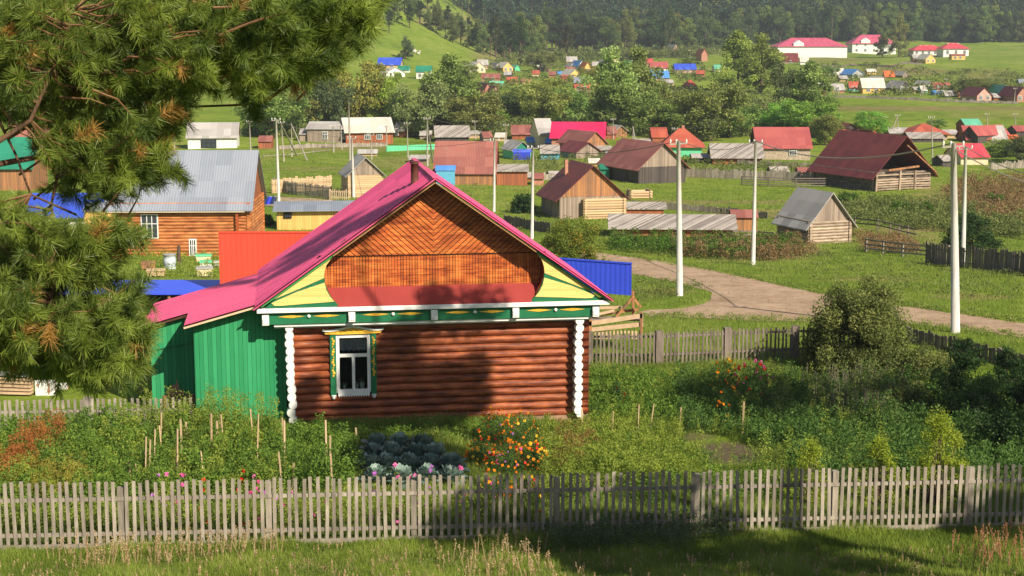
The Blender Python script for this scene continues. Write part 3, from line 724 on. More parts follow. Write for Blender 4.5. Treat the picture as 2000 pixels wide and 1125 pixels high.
m = MB(); logs_wall(m, 3.6, .5, -.1, 1.75); lw = m.build('log_front', M_plank_c, q); lw.location = (1.0, -.55, 0)
gab('plank_barn', 'large weathered barn with patched brown and grey roof and gaping gable hole', 1247, 359, 96, 327, 282, 85, 24, 'pd', 'brown', gable='pg', ov=.5, og=.5, L=9.5, cat='barn')
barn = gab('open_barn', 'big old barn with dark red metal roof, open gable and slatted log front', 1706, 374, 122, 337, 268, 92, 24, 'logd', 'darkred', logs=True, ov=.75, og=.7, open_gable=True, L=11, cat='barn')
W_ = 122 / pxm(G(1706, 374)) / math.cos(R(24))
m = MB()
for i in range(8):
    z = .2 + i * .26
    if i in (5, 7): continue
    m.beam((-W_ / 2, -.28, z), (W_ * .18, -.28, z + .05), .14, .17)
    m.beam((W_ * .22, -.22, z), (W_ / 2, -.22, z + random.uniform(-.05, .05)), .14, .17)
m.build('log_front', M_logg, barn)
for x in (-W_ / 2, -.6, W_ * .2):
    m = MB(); m.beam((x, -.42, -.2), (x + random.uniform(-.1, .1), -.42, 2.2), .2, .16, up=(0, 1, 0)); m.build('post', M_logg, barn)
m = MB(); m.beam((-W_ * .3, -.5, 2.3), (W_ * .25, -.5, 2.62), .2, .2); m.build('tie_beam', M_plank_o, barn)
m = MB(); m.beam((0.05, -.68, 5.0), (W_ / 2 + .6, -.68, 1.75), .12, .12, up=(0, 1, 0)); m.build('rafter', M_plank_o, barn)
hut = gab('log_hut', 'small grey log hut with pale grey metal roof standing beside the grass track', 1581, 476, 84, 433, 379, 68, 22, 'logg', 'slate', logs=True, gable='pg', ov=.55, og=.35, L=4.2, cat='hut')
gab('tilted_hut', 'pale plank hut with grey roof above the picket yard, left of pink ridge', 680, 386, 68, 342, 309, 28, 14, 'pc', 'slate', gable='pg', ov=.3, L=5, cat='hut')
sid('long_barn', 'long barn with broad faded red brown roof behind the pink ridge', 850, 965, 361, 336, 276, 7.5, 'po', 'brown', rot=-2, ov=.3, cat='barn')
sid('low_shed', 'low grey roofed shed with red brown boards right of the long faded barn', 970, 1030, 362, 334, 322, 4, 'pr', 'plank', rot=0, ov=.3, cat='shed')
sid('turquoise_shed', 'bright turquoise flat shed against the left end of the long barn', 852, 888, 363, 333, 329, 2, 'sky', 'sky', rot=0, ov=.1, cat='shed')
sid('plank_shed', 'long low shed with grey plank roof beside the leafy bush', 1195, 1432, 462, 444, 420, 4.2, 'pr', 'plank', rot=-3, ov=.45, cat='shed')
sid('low_shed', 'low dark roofed shed standing behind the grey plank roof shed', 1200, 1296, 422, 408, 402, 3, 'pr', 'plank', rot=-2, ov=.2, cat='shed')
sid('tool_shed', 'tiny brown shed at the right end of the grey plank roof shed', 1430, 1478, 452, 424, 416, 2.5, 'po', 'brown', rot=-3, ov=.2, cat='shed')
sid('yellow_shed', 'yellow plank shed with thin grey sloping roof left of the pink roof', 542, 690, 449, 410, 394, 5, 'py', 'grey', rot=6, ov=.5, cat='shed', wins=[('r', .9, 1.1, .5, .3)], winc=M_dark)
sid('red_roof_house', 'stone house with plain brick red roof behind the grey plank sheds', 1480, 1582, 312, 287, 249, 7.5, 'stone', 'brick', rot=-2, ov=.4, gable='pd', wins=[('r', 4.8, .7, .9, .9)])
sid('plank_shed', 'old shed with striped broken plank roof between red roofed houses', 1392, 1488, 321, 306, 281, 6, 'pr', 'plank', rot=-3, ov=.5, cat='shed')
sid('hip_house', 'house with red hip roof and mint green walls left of the striped plank shed', 1292, 1370, 306, 284, 250, 8, 'mint', 'red', hip=2.4, ov=.5, rot=-6, chim=(0, 3, .2, .4))
sid('pink_roof_house', 'house with the brightest hot pink roof, dark green gable at its left end', 1077, 1178, 292, 268, 239, 7, 'brick', 'pink', rot=-6, ov=.4, gable='green')
gab('brown_house', 'brown gabled house right in front of the hot pink roof', 1142, 304, 42, 280, 259, 30, 30, 'po', 'brown', gable='po', ov=.4, L=7)
gab('small_hut', 'low dark gabled hut in front of the brown gabled house', 1125, 310, 48, 297, 280, 26, 28, 'pg', 'darkred', gable='pg', ov=.3, L=5, cat='hut')
sid('grey_roof_house', 'house with steep grey brown slate roof left of the hot pink roof', 1052, 1082, 288, 262, 232, 7, 'cream', 'slate', rot=10, ov=.3)
sid('faded_roof_house', 'house with faded red striped roof left of the grey slate roof', 1000, 1046, 272, 262, 245, 6, 'pr', 'brown', ov=.3)
gab('kiosk_house', 'small green gabled cottage with bright blue lower boards', 1003, 311, 34, 292, 278, 14, 18, 'mint', 'slate', gable='green', ov=.35, L=5)
m = sid('blue_boards', 'low blue board screen under the green gabled cottage', 1003, 1036, 312, 298, 296, .4, 'blue', 'blue', ov=.01, cat='screen')
sid('blue_shed', 'open fronted shed with blue boards and brown roof right of green cottage', 1056, 1092, 312, 298, 284, 4, 'sky', 'plank', ov=.4, cat='shed')
sid('white_roof_house', 'wooden house with cream white roof and orange gable beside tall mast', 676, 768, 281, 257, 230, 9, 'pr', 'pale', rot=12, gable='po', ov=.5, wins=[('r', 3.5, .8, .8, 1.1), ('r', 5.5, .8, .8, 1.1)])
sid('old_house', 'old brown house with dull grey roof left of the cream white roof', 600, 668, 278, 252, 238, 7, 'pg', 'slate', rot=-4, ov=.3, wins=[('r', 3, .6, .7, 1.1), ('r', 6, .6, .7, 1.1)])
sid('small_house', 'small brown house with white windows right of the cream white roof', 758, 792, 268, 255, 240, 5, 'pr', 'slate', rot=-30, ov=.3, wins=[('r', 1.5, .4, .7, .7)])
sid('plank_shed', 'dilapidated shed with grey plank roof behind the green strip fence', 852, 916, 276, 266, 246, 6, 'pd', 'plank', rot=5, ov=.4, cat='shed')
sid('grey_house', 'grey roofed open house on posts right of the pine needles, far left', 368, 462, 290, 267, 240, 6, 'white', 'slate', rot=6, gable='po', ov=.4, wins=[('r', 3.2, .2, 2.2, 1.1)], winc=M_dark)
sid('green_roof_house', 'house with deep green metal roof half hidden by the pine at far left', -60, 62, 372, 325, 268, 7, 'po', 'green', rot=3, ov=.4)
sid('brown_roof_house', 'house with dull brown red roof behind the green roof at far left', 20, 118, 330, 300, 245, 7, 'pr', 'brown', ov=.4)
sid('blue_roof_shed', 'shed with blue metal roof half hidden behind pine needles at left', 58, 190, 462, 420, 378, 5, 'white', 'blue', rot=2, ov=.4, cat='shed')
sid('yellow_porch', 'yellow plank porch between the blue roofed shed and the orange log cabin', 168, 222, 500, 412, 404, 2.2, 'py', 'grey', ov=.1, cat='porch')
# --- right middle
sid('hip_house', 'house with wide orange red hip roof above the open barn ridge', 1782, 1850, 273, 260, 241, 8, 'stone', 'red', hip=2.5, ov=.6)
sid('grey_shed', 'long grey shed in front of the wide orange red hip roof', 1778, 1842, 278, 270, 259, 5, 'pd', 'plank', ov=.3, cat='shed')
gab('red_gable_house', 'small house with red roof and dark gable hole under the mint roof', 1880, 277, 20, 262, 246, 50, -58, 'pd', 'brick', gable='pd', ov=.2, L=7, minL=0)
sid('red_roof_shed', 'shed with brick red roof slope under the small mint green roof', 1888, 1935, 279, 272, 246, 6, 'po', 'brick', ov=.2, cat='shed')
sid('grey_roof_shed', 'pale grey slate roof shed right of the brick red shed, touching it', 1936, 1968, 280, 274, 246, 6, 'pg', 'slate', ov=.2, cat='shed')
sid('mint_roof_house', 'small house topped by a mint green roof at upper right', 1886, 1918, 262, 246, 233, 6, 'pr', 'mint', ov=.3)
sid('crimson_roof_house', 'cream walled house with crimson red roof behind the two white poles', 1876, 1930, 322, 305, 281, 6.5, 'cream', 'crimson', rot=3, ov=.4)
sid('yellow_roof_shed', 'small tan shed at the right end of the grey slate roof shed', 1970, 1992, 280, 272, 264, 4, 'yellow', 'po' if 0 else 'orange', ov=.2, cat='shed')
gab('dark_shed', 'collapsed dark shed with tiny roof below the round green tree', 1640, 262, 40, 252, 242, 14, 20, 'pd', 'darkred', ov=.5, cat='shed')
sid('red_roof_shed', 'low shed with pale red roof peeping over the open barn ridge', 1672, 1712, 268, 262, 254, 5, 'pr', 'red', ov=.2, cat='shed')
gab('little_hut', 'little log hut with a black gable hole right of hot pink roof', 1200, 268, 25, 256, 246, 12, 20, 'po', 'slate', ov=.25, cat='hut')
sid('red_roof_shed', 'brown roof shed between the hot pink roof and the little log hut', 1180, 1204, 272, 262, 248, 6, 'pr', 'brown', ov=.2, cat='shed')
sid('rust_roof_house', 'rust red roof house peeping out left of the red hip roof', 1274, 1304, 282, 268, 250, 6, 'pr', 'red', ov=.2)

# --- the far village across the river
FAR = [
 (737, 783, 134, 126, 113, 'yellow', 'blue', 's', 'yellow house with bright blue roof at the foot of the grassy hill'),
 (752, 792, 151, 142, 132, 'white', 'pale', 'g', 'white gabled house below the bright blue roof at the hill foot'),
 (776, 800, 141, 136, 129, 'white', 'green', 's', 'dark green roof strip behind the white gabled house'),
 (812, 842, 154, 139, 129, 'white', 'green', 's', 'white house with teal green roof between two tree crowns'),
 (922, 950, 142, 132, 122, 'cream', 'pale', 'g', 'cream gabled house left of the yellow gabled one'),
 (932, 954, 134, 126, 117, 'pinkw', 'slate', 's', 'pinkish house directly behind the cream gabled house'),
 (966, 978, 137, 131, 123, 'grey', 'slate', 'g', 'narrow grey gabled house between cream and yellow gables'),
 (981, 1004, 141, 131, 122, 'yellow', 'pale', 'g', 'yellow gabled house with pale roof rim and white windows'),
 (1004, 1018, 139, 133, 127, 'mint', 'mint', 'g', 'tiny mint shed right of the yellow gabled house'),
 (940, 976, 159, 152, 144, 'brick', 'brown', 's', 'brown red roofed long house above the mint green roofs'),
 (955, 983, 170, 167, 159, 'brick', 'mint', 's', 'mint green roof at lower left of the far village'),
 (936, 950, 172, 167, 161, 'white', 'green', 's', 'small dark green roof left of the mint green roof'),
 (946, 960, 180, 172, 163, 'brick', 'darkred', 'g', 'tiny dark red gable under the mint roof'),
 (962, 976, 184, 177, 169, 'pinkw', 'brown', 'g', 'pink brown gabled hut in front of mint roof'),
 (934, 948, 187, 181, 176, 'yellow', 'darkred', 's', 'yellow hut lowest in the far left cluster'),
 (990, 1012, 163, 158, 151, 'brick', 'red', 's', 'orange red roofed house right of the brown red long house'),
 (1018, 1038, 166, 162, 155, 'pr', 'brown', 's', 'dull red roof half buried in shrubs by the river trees'),
 (1046, 1058, 131, 124, 116, 'white', 'pale', 'g', 'lone white shed at the forest foot'),
 (1106, 1128, 127, 119, 111, 'yellow', 'slate', 's', 'tan house with grey roof nearest the dark forest, centre'),
 (1112, 1128, 135, 129, 123, 'white', 'slate', 'g', 'white gabled house below the tan grey roofed house'),
 (1128, 1144, 137, 128, 119, 'white', 'sky', 'g', 'white house with pale blue roof in the central cluster'),
 (1106, 1124, 140, 136, 131, 'brick', 'brown', 's', 'dark red roof left of the pale blue roofed house'),
 (1110, 1138, 156, 147, 136, 'yellow', 'pale', 'g', 'broad yellow gable in the middle of the central cluster'),
 (1088, 1104, 148, 144, 140, 'cream', 'sky', 's', 'little light blue roof at the left of the central cluster'),
 (1140, 1156, 140, 131, 122, 'orange' if 0 else 'yellow', 'orange', 'g', 'orange gabled house right of the pale blue roof'),
 (1156, 1170, 137, 128, 121, 'yellow', 'slate', 's', 'yellow house beside the left tall poplar'),
 (1120, 1140, 166, 160, 151, 'brick', 'grey', 's', 'grey roofed brick house below the broad yellow gable'),
 (1122, 1154, 178, 172, 165, 'brick', 'red', 's', 'long rust coloured house lowest of the central cluster'),
 (1196, 1210, 122, 115, 108, 'cream', 'pale', 'g', 'cream house peeping between the two poplars, upper'),
 (1200, 1226, 148, 142, 131, 'white', 'pale', 's', 'white roofed house between the two poplars'),
 (1232, 1240, 120, 113, 106, 'white', 'pale', 'g', 'narrow white shed right of the two poplars'),
 (1262, 1276, 128, 122, 115, 'pinkw', 'crimson', 's', 'small crimson roof behind the brown roofed white house'),
 (1270, 1305, 139, 132, 121, 'white', 'brick', 's', 'white house with brown red roof above the light blue roof'),
 (1268, 1307, 160, 151, 139, 'brick', 'sky', 's', 'brick house with light sky blue roof at the river'),
 (1318, 1360, 143, 135, 125, 'pinkw', 'blue', 's', 'pinkish shed with long royal blue roof on the meadow'),
 (1332, 1362, 177, 166, 155, 'cream', 'red', 'h', 'cream cottage with red hip roof at the river trees'),
 (1282, 1298, 108, 98, 90, 'yellow', 'green', 'g', 'little lookout hut with teal roof at the forest edge'),
 (1312, 1328, 110, 98, 87, 'pinkw', 'slate', 'g', 'tall hut with silver roof at the forest edge'),
 (1368, 1384, 120, 106, 96, 'brick', 'red', 'g', 'red brown hut at forest edge left of the big poplar'),
 (1518, 1560, 124, 119, 104, 'pg', 'darkred', 's', 'dark roofed shed in front of the long white school'),
 (1562, 1580, 126, 119, 108, 'white', 'pale', 's', 'white roofed shed right of the dark roofed shed'),
 (1625, 1650, 149, 144, 134, 'yellow', 'pale', 's', 'cream roofed yellow cottage below the school meadow'),
 (1662, 1690, 152, 145, 136, 'grey', 'sky', 'g', 'grey gabled cottage with light blue gable top'),
 (1693, 1712, 146, 140, 135, 'yellow', 'pale', 's', 'small cream barn right of the light blue gable'),
 (1727, 1748, 152, 148, 139, 'pinkw', 'orange', 's', 'tiny house with vivid orange roof on the slope'),
 (1610, 1650, 182, 175, 164, 'brick', 'slate', 's', 'grey roofed brown shed at the left end of the slope village'),
 (1658, 1684, 178, 170, 160, 'turq', 'red', 's', 'red roofed house with turquoise wall beside the cream roof'),
 (1684, 1728, 182, 170, 153, 'yellow', 'pale', 's', 'largest cream roofed house on the slope village, orange walls'),
 (1753, 1782, 178, 171, 159, 'pd', 'slate', 'g', 'dark gabled barn right of the largest cream roof'),
 (1784, 1796, 182, 175, 170, 'pc', 'plank', 's', 'pale plank shed right of the dark gabled barn'),
 (1798, 1812, 182, 176, 168, 'turq', 'pale', 's', 'turquoise walled hut with cream roof'),
 (1824, 1858, 176, 172, 162, 'turq', 'brick', 's', 'house with long pinkish red roof beside wooden pole'),
 (1824, 1850, 185, 181, 178, 'sky', 'sky', 's', 'low bright turquoise fence shed under the pinkish roof'),
 (1858, 1905, 186, 184, 178, 'sky', 'blue', 's', 'long dark blue shed roof near the right end'),
 (1845, 1868, 190, 186, 178, 'pg', 'slate', 's', 'little dark barn before the dark blue shed'),
 (1906, 1940, 198, 186, 172, 'pinkw', 'darkred', 'g', 'pinkish brick gabled cottage with two white windows'),
 (1954, 1972, 193, 180, 167, 'yellow', 'mint', 'g', 'yellow cottage with mint gable right of the brick one'),
 (1984, 2012, 200, 186, 171, 'brick', 'darkred', 'g', 'brown gabled cottage cut by the right picture edge'),
 (1783, 1808, 121, 113, 107, 'crimson' if 0 else 'brick', 'slate', 's', 'red box shed at the left of the grey yard roof'),
 (1806, 1830, 124, 115, 106, 'yellow', 'pale', 'g', 'orange gabled garage in front of the low white clinic'),
 (1858, 1886, 117, 108, 106, 'yellow', 'brick', 's', 'orange block shed before the right end of the clinic'),
 (1990, 2012, 168, 162, 155, 'pd', 'grey', 's', 'dark grey roof on the slope at the right picture edge'),
]
for i, (u0, u1, vb, ve, vr, wl, rf, kd, lb) in enumerate(FAR):
    p = G((u0 + u1) / 2, vb); s = pxm(p); wpx = u1 - u0
    lb = lb if len(lb.split()) <= 16 else ' '.join(lb.split()[:16])
    D = min(max(wpx / s * .8, 3), 9)
    if kd == 'g':
        gab('cottage', lb, u0 + 2, vb, wpx - 4, ve, vr, 3, random.choice((12, 18)), wl, rf, ov=.35, og=.3, L=8, group='houses of the far village', wins=[('f', wpx / s * .22, (vb - ve) / s * .35, .7, .9), ('f', -wpx / s * .22, (vb - ve) / s * .35, .7, .9)] if wpx > 20 else ())
    else:
        sid('cottage', lb, u0 + 1, u1 - 1, vb, ve, vr, D, wl, rf, rot=random.uniform(-6, 6), ov=.35, hip=2 if kd == 'h' else 0, group='houses of the far village',
            wins=[('r', wpx / s * t_, (vb - ve) / s * .3, .8, .9) for t_ in (.25, .6)] if wpx > 24 else ())
# clutter of small sheds in the nearer village
for (u0, u1, vb, ve, vr, D, wl, rf, rot, lb) in [
 (1030, 1068, 286, 277, 268, 3, 'grey', 'sky', 4, 'low shed with light blue metal roof left of the hot pink roof'), (1066, 1100, 290, 279, 270, 3, 'pd', 'sky', -8, 'slanting shed with dull blue roof against the hot pink house'),
 (1158, 1196, 305, 293, 286, 4, 'pd', 'plank', 6, 'dark open lean-to right of the low dark gabled hut'), (1184, 1204, 312, 304, 300, 2, 'white', 'slate', 0, 'tiny white shed beside the dark open lean-to'),
 (1098, 1112, 300, 290, 284, 3, 'pd', 'plank', 3, 'small dark shed between blue boards and the gabled hut'), (985, 1000, 300, 282, 274, 3, 'white', 'slate', 0, 'narrow white shed left of the green gabled cottage'),
 (915, 940, 270, 262, 256, 4, 'pc', 'slate', 3, 'pale low shed right of the dilapidated plank shed'), (944, 962, 278, 268, 258, 4, 'pg', 'brown', 10, 'brown roofed shed above the faded barn roof'),
 (966, 986, 276, 268, 260, 4, 'pc', 'pale', -6, 'cream roofed shed above the right end of the faded barn'), (820, 842, 272, 264, 256, 3, 'pg', 'slate', 0, 'grey shed left of the dilapidated plank shed'),
 (1015, 1040, 354, 346, 340, 2.5, 'pr', 'plank', 2, 'small shed right of the red brown low shed'), (1042, 1062, 362, 348, 342, 2.5, 'brick', 'brown', 0, 'brick coloured hutch at the foot of the white pole'),
 (1075, 1098, 352, 344, 338, 3, 'pg', 'slate', 8, 'grey woodpile shed behind the board barn'), (1150, 1172, 330, 318, 312, 3, 'yellow', 'pale', 0, 'yellow box shed peeping over the board barn ridge'),
 (1172, 1190, 350, 330, 322, 3, 'green', 'green', 0, 'dark green shed between board barn and weathered barn'), (1205, 1240, 300, 288, 276, 5, 'pd', 'darkred', -5, 'dark red roofed shed behind the weathered barn'),
 (1240, 1272, 288, 280, 272, 4, 'pg', 'plank', 4, 'grey shed right of the little log hut'), (1352, 1384, 318, 308, 302, 3, 'pd', 'slate', 0, 'low dark shed between mint house and striped shed'),
 (1506, 1540, 340, 334, 330, 2, 'pg', 'plank', 4, 'low lumber shelter before the stone house'), (1560, 1600, 344, 336, 330, 2.5, 'pg', 'brown', -3, 'low brown shelter left of the open barn roof'),
 (1640, 1668, 268, 262, 254, 4, 'pd', 'orange', 5, 'red orange low roof left of the round green tree'), (1846, 1872, 270, 262, 254, 4, 'pc', 'slate', 0, 'pale shed between hip roof and dark gable hole'),
 (1738, 1776, 268, 260, 250, 5, 'pc', 'slate', -3, 'pale roofed shed left of the wide orange hip roof'), (1840, 1862, 326, 314, 304, 3, 'pd', 'plank', 12, 'dark leaning shed left of the crimson roof'),
 (1985, 2015, 268, 256, 246, 5, 'pd', 'brick', 0, 'brick roofed house cut by the right edge above the bushes'), (700, 736, 305, 299, 295, 2, 'pc', 'slate', 3, 'low pile of boards on the meadow above the tilted hut'),
 (800, 836, 318, 311, 306, 3, 'pg', 'slate', -3, 'low grey shelter left of the long faded barn'), (585, 604, 276, 262, 252, 4, 'pg', 'slate', 0, 'small grey shed left of the old brown house'),
 (505, 530, 290, 276, 266, 4, 'pr', 'brown', 3, 'small brown shed beside the pole at the grey roof corner')]:
    sid('shed', lb, u0, u1, vb, ve, vr, D, wl, rf, rot=rot, ov=.25, cat='shed', group='small sheds of the village')
FAR2 = [(1176, 1190, 132, 125, 118, 'white', 'slate', 'g'), (1150, 1164, 150, 143, 136, 'cream', 'pale', 'g'), (1172, 1188, 152, 146, 139, 'brick', 'brown', 's'), (1096, 1108, 160, 154, 147, 'pinkw', 'red', 's'), (1240, 1256, 140, 133, 126, 'cream', 'brick', 's'),
 (1218, 1232, 132, 126, 119, 'yellow', 'green', 's'), (1148, 1166, 168, 161, 153, 'white', 'pale', 'g'), (1062, 1076, 140, 133, 126, 'pinkw', 'slate', 'g'), (1072, 1086, 152, 146, 140, 'brick', 'brown', 's'), (1040, 1054, 150, 144, 138, 'cream', 'red', 's'),
 (914, 926, 150, 144, 137, 'white', 'pale', 'g'), (900, 914, 140, 134, 127, 'pinkw', 'pale', 's'), (984, 998, 152, 146, 140, 'pd', 'slate', 's'), (1360, 1376, 150, 144, 138, 'brick', 'red', 's'), (1300, 1316, 168, 162, 156, 'pc', 'slate', 's'),
 (1396, 1410, 140, 134, 127, 'white', 'mint', 's'), (1640, 1656, 160, 154, 148, 'pc', 'slate', 's'), (1716, 1730, 162, 156, 150, 'pg', 'pale', 'g'), (1762, 1776, 152, 146, 140, 'pg', 'slate', 'g'), (1812, 1824, 170, 165, 159, 'white', 'pale', 'g'),
 (1872, 1888, 190, 184, 178, 'pr', 'brown', 's'), (1940, 1954, 196, 190, 183, 'pr', 'slate', 's'), (1590, 1606, 168, 161, 154, 'white', 'slate', 'g'), (1598, 1612, 186, 180, 174, 'brick', 'red', 's')]
WN = dict(white='white', cream='cream', brick='brick red', yellow='yellow', pinkw='pinkish', pd='dark plank', pc='pale plank', pg='grey plank', pr='brown plank'); RN = dict(slate='grey', pale='cream', brown='brown', red='rust red', brick='brick red', green='green', mint='mint')
for i, (u0, u1, vb, ve, vr, wl, rf, kd) in enumerate(FAR2):
    where = 'left of the two tall poplars' if u0 < 1145 else 'between or beside the two tall poplars' if u0 < 1260 else 'right of the poplars by the meadow' if u0 < 1500 else 'in the slope village below the school'
    lb = f'{WN[wl]} walled cottage with {RN[rf]} roof {where}'
    if kd == 'g': gab('cottage', lb, u0 + 1, vb, u1 - u0 - 2, ve, vr, 3, 15, wl, rf, ov=.35, og=.3, L=7, group='houses of the far village')
    else: sid('cottage', lb, u0, u1, vb, ve, vr, 6, wl, rf, rot=random.uniform(-8, 8), ov=.35, group='houses of the far village')
# --- the white school and the clinic
def block(name, label, u0, u1, v, ve, vr, D, rot, wins=0, floors=1, hip=5, cat='building', roofc='mauve', dormer=None, group=None):
    p = near((u0 + u1) / 2, v); s = pxm(p); L = (u1 - u0) / s; h = (v - ve) / s; k = []
    for fl in range(floors):
        for j in range(wins): k.append(('r', L * (j + .5) / wins, h * (.25 + fl / floors) if floors > 1 else h * .3, 1.0, h / floors * .42))
    o = sid(name, label, u0, u1, v, ve, vr, D, 'white', roofc, rot=rot, hip=hip, ov=.7, wins=k, cat=cat, group=group)
    if dormer is not None:
        m = MB(); m.add([(D / 2 + .1, L * dormer - 2.4, h - .2), (D / 2 + .1, L * dormer + 2.4, h - .2), (D / 2 + .1, L * dormer + 2.4, h + 1.2), (D / 2 + .1, L * dormer, h + 2.6), (D / 2 + .1, L * dormer - 2.4, h + 1.2),
              (D / 2 - 5, L * dormer - 2.4, h - .2), (D / 2 - 5, L * dormer + 2.4, h - .2), (D / 2 - 5, L * dormer + 2.4, h + 1.2), (D / 2 - 5, L * dormer, h + 2.6), (D / 2 - 5, L * dormer - 2.4, h + 1.2)],
              [(0, 1, 2, 3, 4), (1, 6, 7, 2), (2, 7, 8, 3), (3, 8, 9, 4), (4, 9, 5, 0)]); m.build('dormer', WM['white'], o)
    for c in range(3):
        m = MB(); y = L * (.3 + .2 * c); m.box(-.4, .4, y - .4, y + .4, h + 1, h + (ve - vr) / s * .8 + .3); m.build('chimney', WM['white'], o)
    return o
block('school_hall', 'long white school wing with mauve pink hip roof and small dormer, left part', 1518, 1655, 112, 90, 74, 16, 3, wins=0, hip=8, dormer=.3)
block('school_wing', 'two storey white school wing with mauve pink hip roof, right part', 1664, 1750, 106, 84, 68, 14, 2, wins=5, floors=2, hip=6, dormer=.3)
block('clinic', 'low white clinic wing with red roof right of the school', 1784, 1845, 108, 97, 88, 9, 2, wins=5, hip=4, roofc='crimson')
block('clinic_hall', 'taller white clinic block with red roof joined to the low wing', 1842, 1892, 110, 94, 84, 10, 2, wins=3, hip=4, roofc='crimson')

# ------------------------------------------------------------------ yard structures behind the house
def panel(name, label, pts, hgt, m, cat='fence', rib=.2, th=.03, base=0, parts=True):
    """ribbed metal sheet fence following ground points pts=[(x,y,z)...]"""
    o = thing(name, label, cat, pts[0])
    for i in range(len(pts) - 1):
        a, b = Vector(pts[i]), Vector(pts[i + 1]); d = b - a; d.z = 0; n = max(2, int(d.length / (rib / 2))); nn = Vector((d.y, -d.x, 0)).normalized(); mb = MB(); vs = []
        for k in range(n + 1):
            p = a + (b - a) * k / n - Vector(pts[0]) + nn * (.007 if k % 2 else -.0); vs += [(p.x, p.y, p.z + base), (p.x, p.y, p.z + hgt)]
        mb.add(vs, [(2 * k, 2 * k + 2, 2 * k + 3, 2 * k + 1) for k in range(n)]); mb.build('sheet', m, o)
        q = MB(); q.beam(a - Vector(pts[0]) + Vector((0, 0, hgt + .03)) , b - Vector(pts[0]) + Vector((0, 0, hgt + .03)), .06, .06); q.build('top_rail', m, o)
    return o
M_bluef = paint('blue_sheet_metal', (.055, .11, .85), rough=.35, var=.1, scale=1, bmp=.03)
M_redf = paint('red_sheet_metal', (.78, .085, .05), rough=.4, var=.1, scale=1, bmp=.03)
Yr = 57.
a, b = at(431, 600, Yr), at(640, 600, Yr); hr_ = at(431, 455, Yr).z
panel('red_metal_fence', 'tall bright red sheet metal wall behind the pink lean-to roof', [(a.x, a.y, -.5), (b.x, b.y, -.5)], hr_ + .5, M_redf, cat='wall')
a = at(1020, 620, 58.5); b = at(1233, 600, 56.5); zt = at(1233, 516, 56.5).z
c_ = at(1196, 512, 63)
panel('blue_metal_fence', 'blue sheet metal fence panel right of the pink roof edge', [(a.x, a.y, at(1233, 577, 56.5).z), (b.x, b.y, at(1233, 577, 56.5).z)], zt - at(1233, 577, 56.5).z, M_bluef)
# blue roofed woodshed on the left
p0, p1 = at(-60, 572, 57), at(470, 573, 57); q0, q1 = at(-60, 548, 59.5), at(470, 546, 59.5)
t = thing('woodshed', 'open woodshed with a long flat blue metal roof left of the red wall', 'shed', (p0.x, p0.y, hz(p0.x, p0.y)))
B = Vector((p0.x, p0.y, hz(p0.x, p0.y)))
m = MB(); P = [Vector(x) - B for x in (p0, p1, q1, q0)]; m.add([tuple(x) for x in P] + [(x.x, x.y, x.z - .06) for x in P], [(0, 1, 2, 3), (7, 6, 5, 4), (0, 4, 5, 1), (1, 5, 6, 2), (2, 6, 7, 3)]); m.build('roof', M_bluef, t)
m = MB(); m.box(P[0].x, P[1].x, 2.45, 2.55, -.5, P[0].z); m.build('back_wall', M_plank_d, t)
for k in range(5):
    m = MB(); x = P[0].x + .2 + (P[1].x - P[0].x - .5) * k / 4; m.tube([(x, .15, -.3), (x, .15, P[0].z - .07)], .07, 8); m.build('post', M_plank_o, t)
for j in range(3):
    m = MB(); random.seed(20 + j); x0 = P[0].x + .6 + j * 2.3
    for r_ in range(8):
        for k in range(12):
            m.tube([(x0 + k * .16, .5, .15 + r_ * .16), (x0 + k * .16, 1.2, .15 + r_ * .16)], .07, 6)
    o = m.build('firewood_stack', M_plank_o, None); o.location = B; tag(o, ['firewood stack nearest the pine under the blue woodshed roof', 'middle firewood stack under the blue woodshed roof', 'firewood stack nearest the red wall under the blue woodshed roof'][j], 'firewood', 'firewood stacks')

# ------------------------------------------------------------------ fences
def Gn(us, vs):
    us = np.asarray(us, float); vs = np.asarray(vs, float); out = np.zeros((len(us), 3)); ys = np.exp(np.linspace(math.log(22), math.log(1400), 900))
    for i in range(0, len(us), 4000):
        u = us[i:i + 4000, None]; v = vs[i:i + 4000, None]; a = (u - 1000) / FPX; b = (562.5 - v) / FPX
        ry = cp + b * sp; rz = -sp + b * cp; t = ys[None] / ry; d = CZ + rz * t - H(a * t, np.broadcast_to(ys[None], t.shape)); k = np.argmax(d < 0, 1); k = np.where(k == 0, len(ys) - 1, k)
        r_ = np.arange(len(k)); d0 = d[r_, k - 1]; d1 = d[r_, k]; f = np.clip(d0 / (d0 - d1 + 1e-9), 0, 1); y = ys[k - 1] + (ys[k] - ys[k - 1]) * f
        x = (a[:, 0] / ry[:, 0]) * y; out[i:i + 4000] = np.stack([x, y, H(x, y)], 1)
    return out
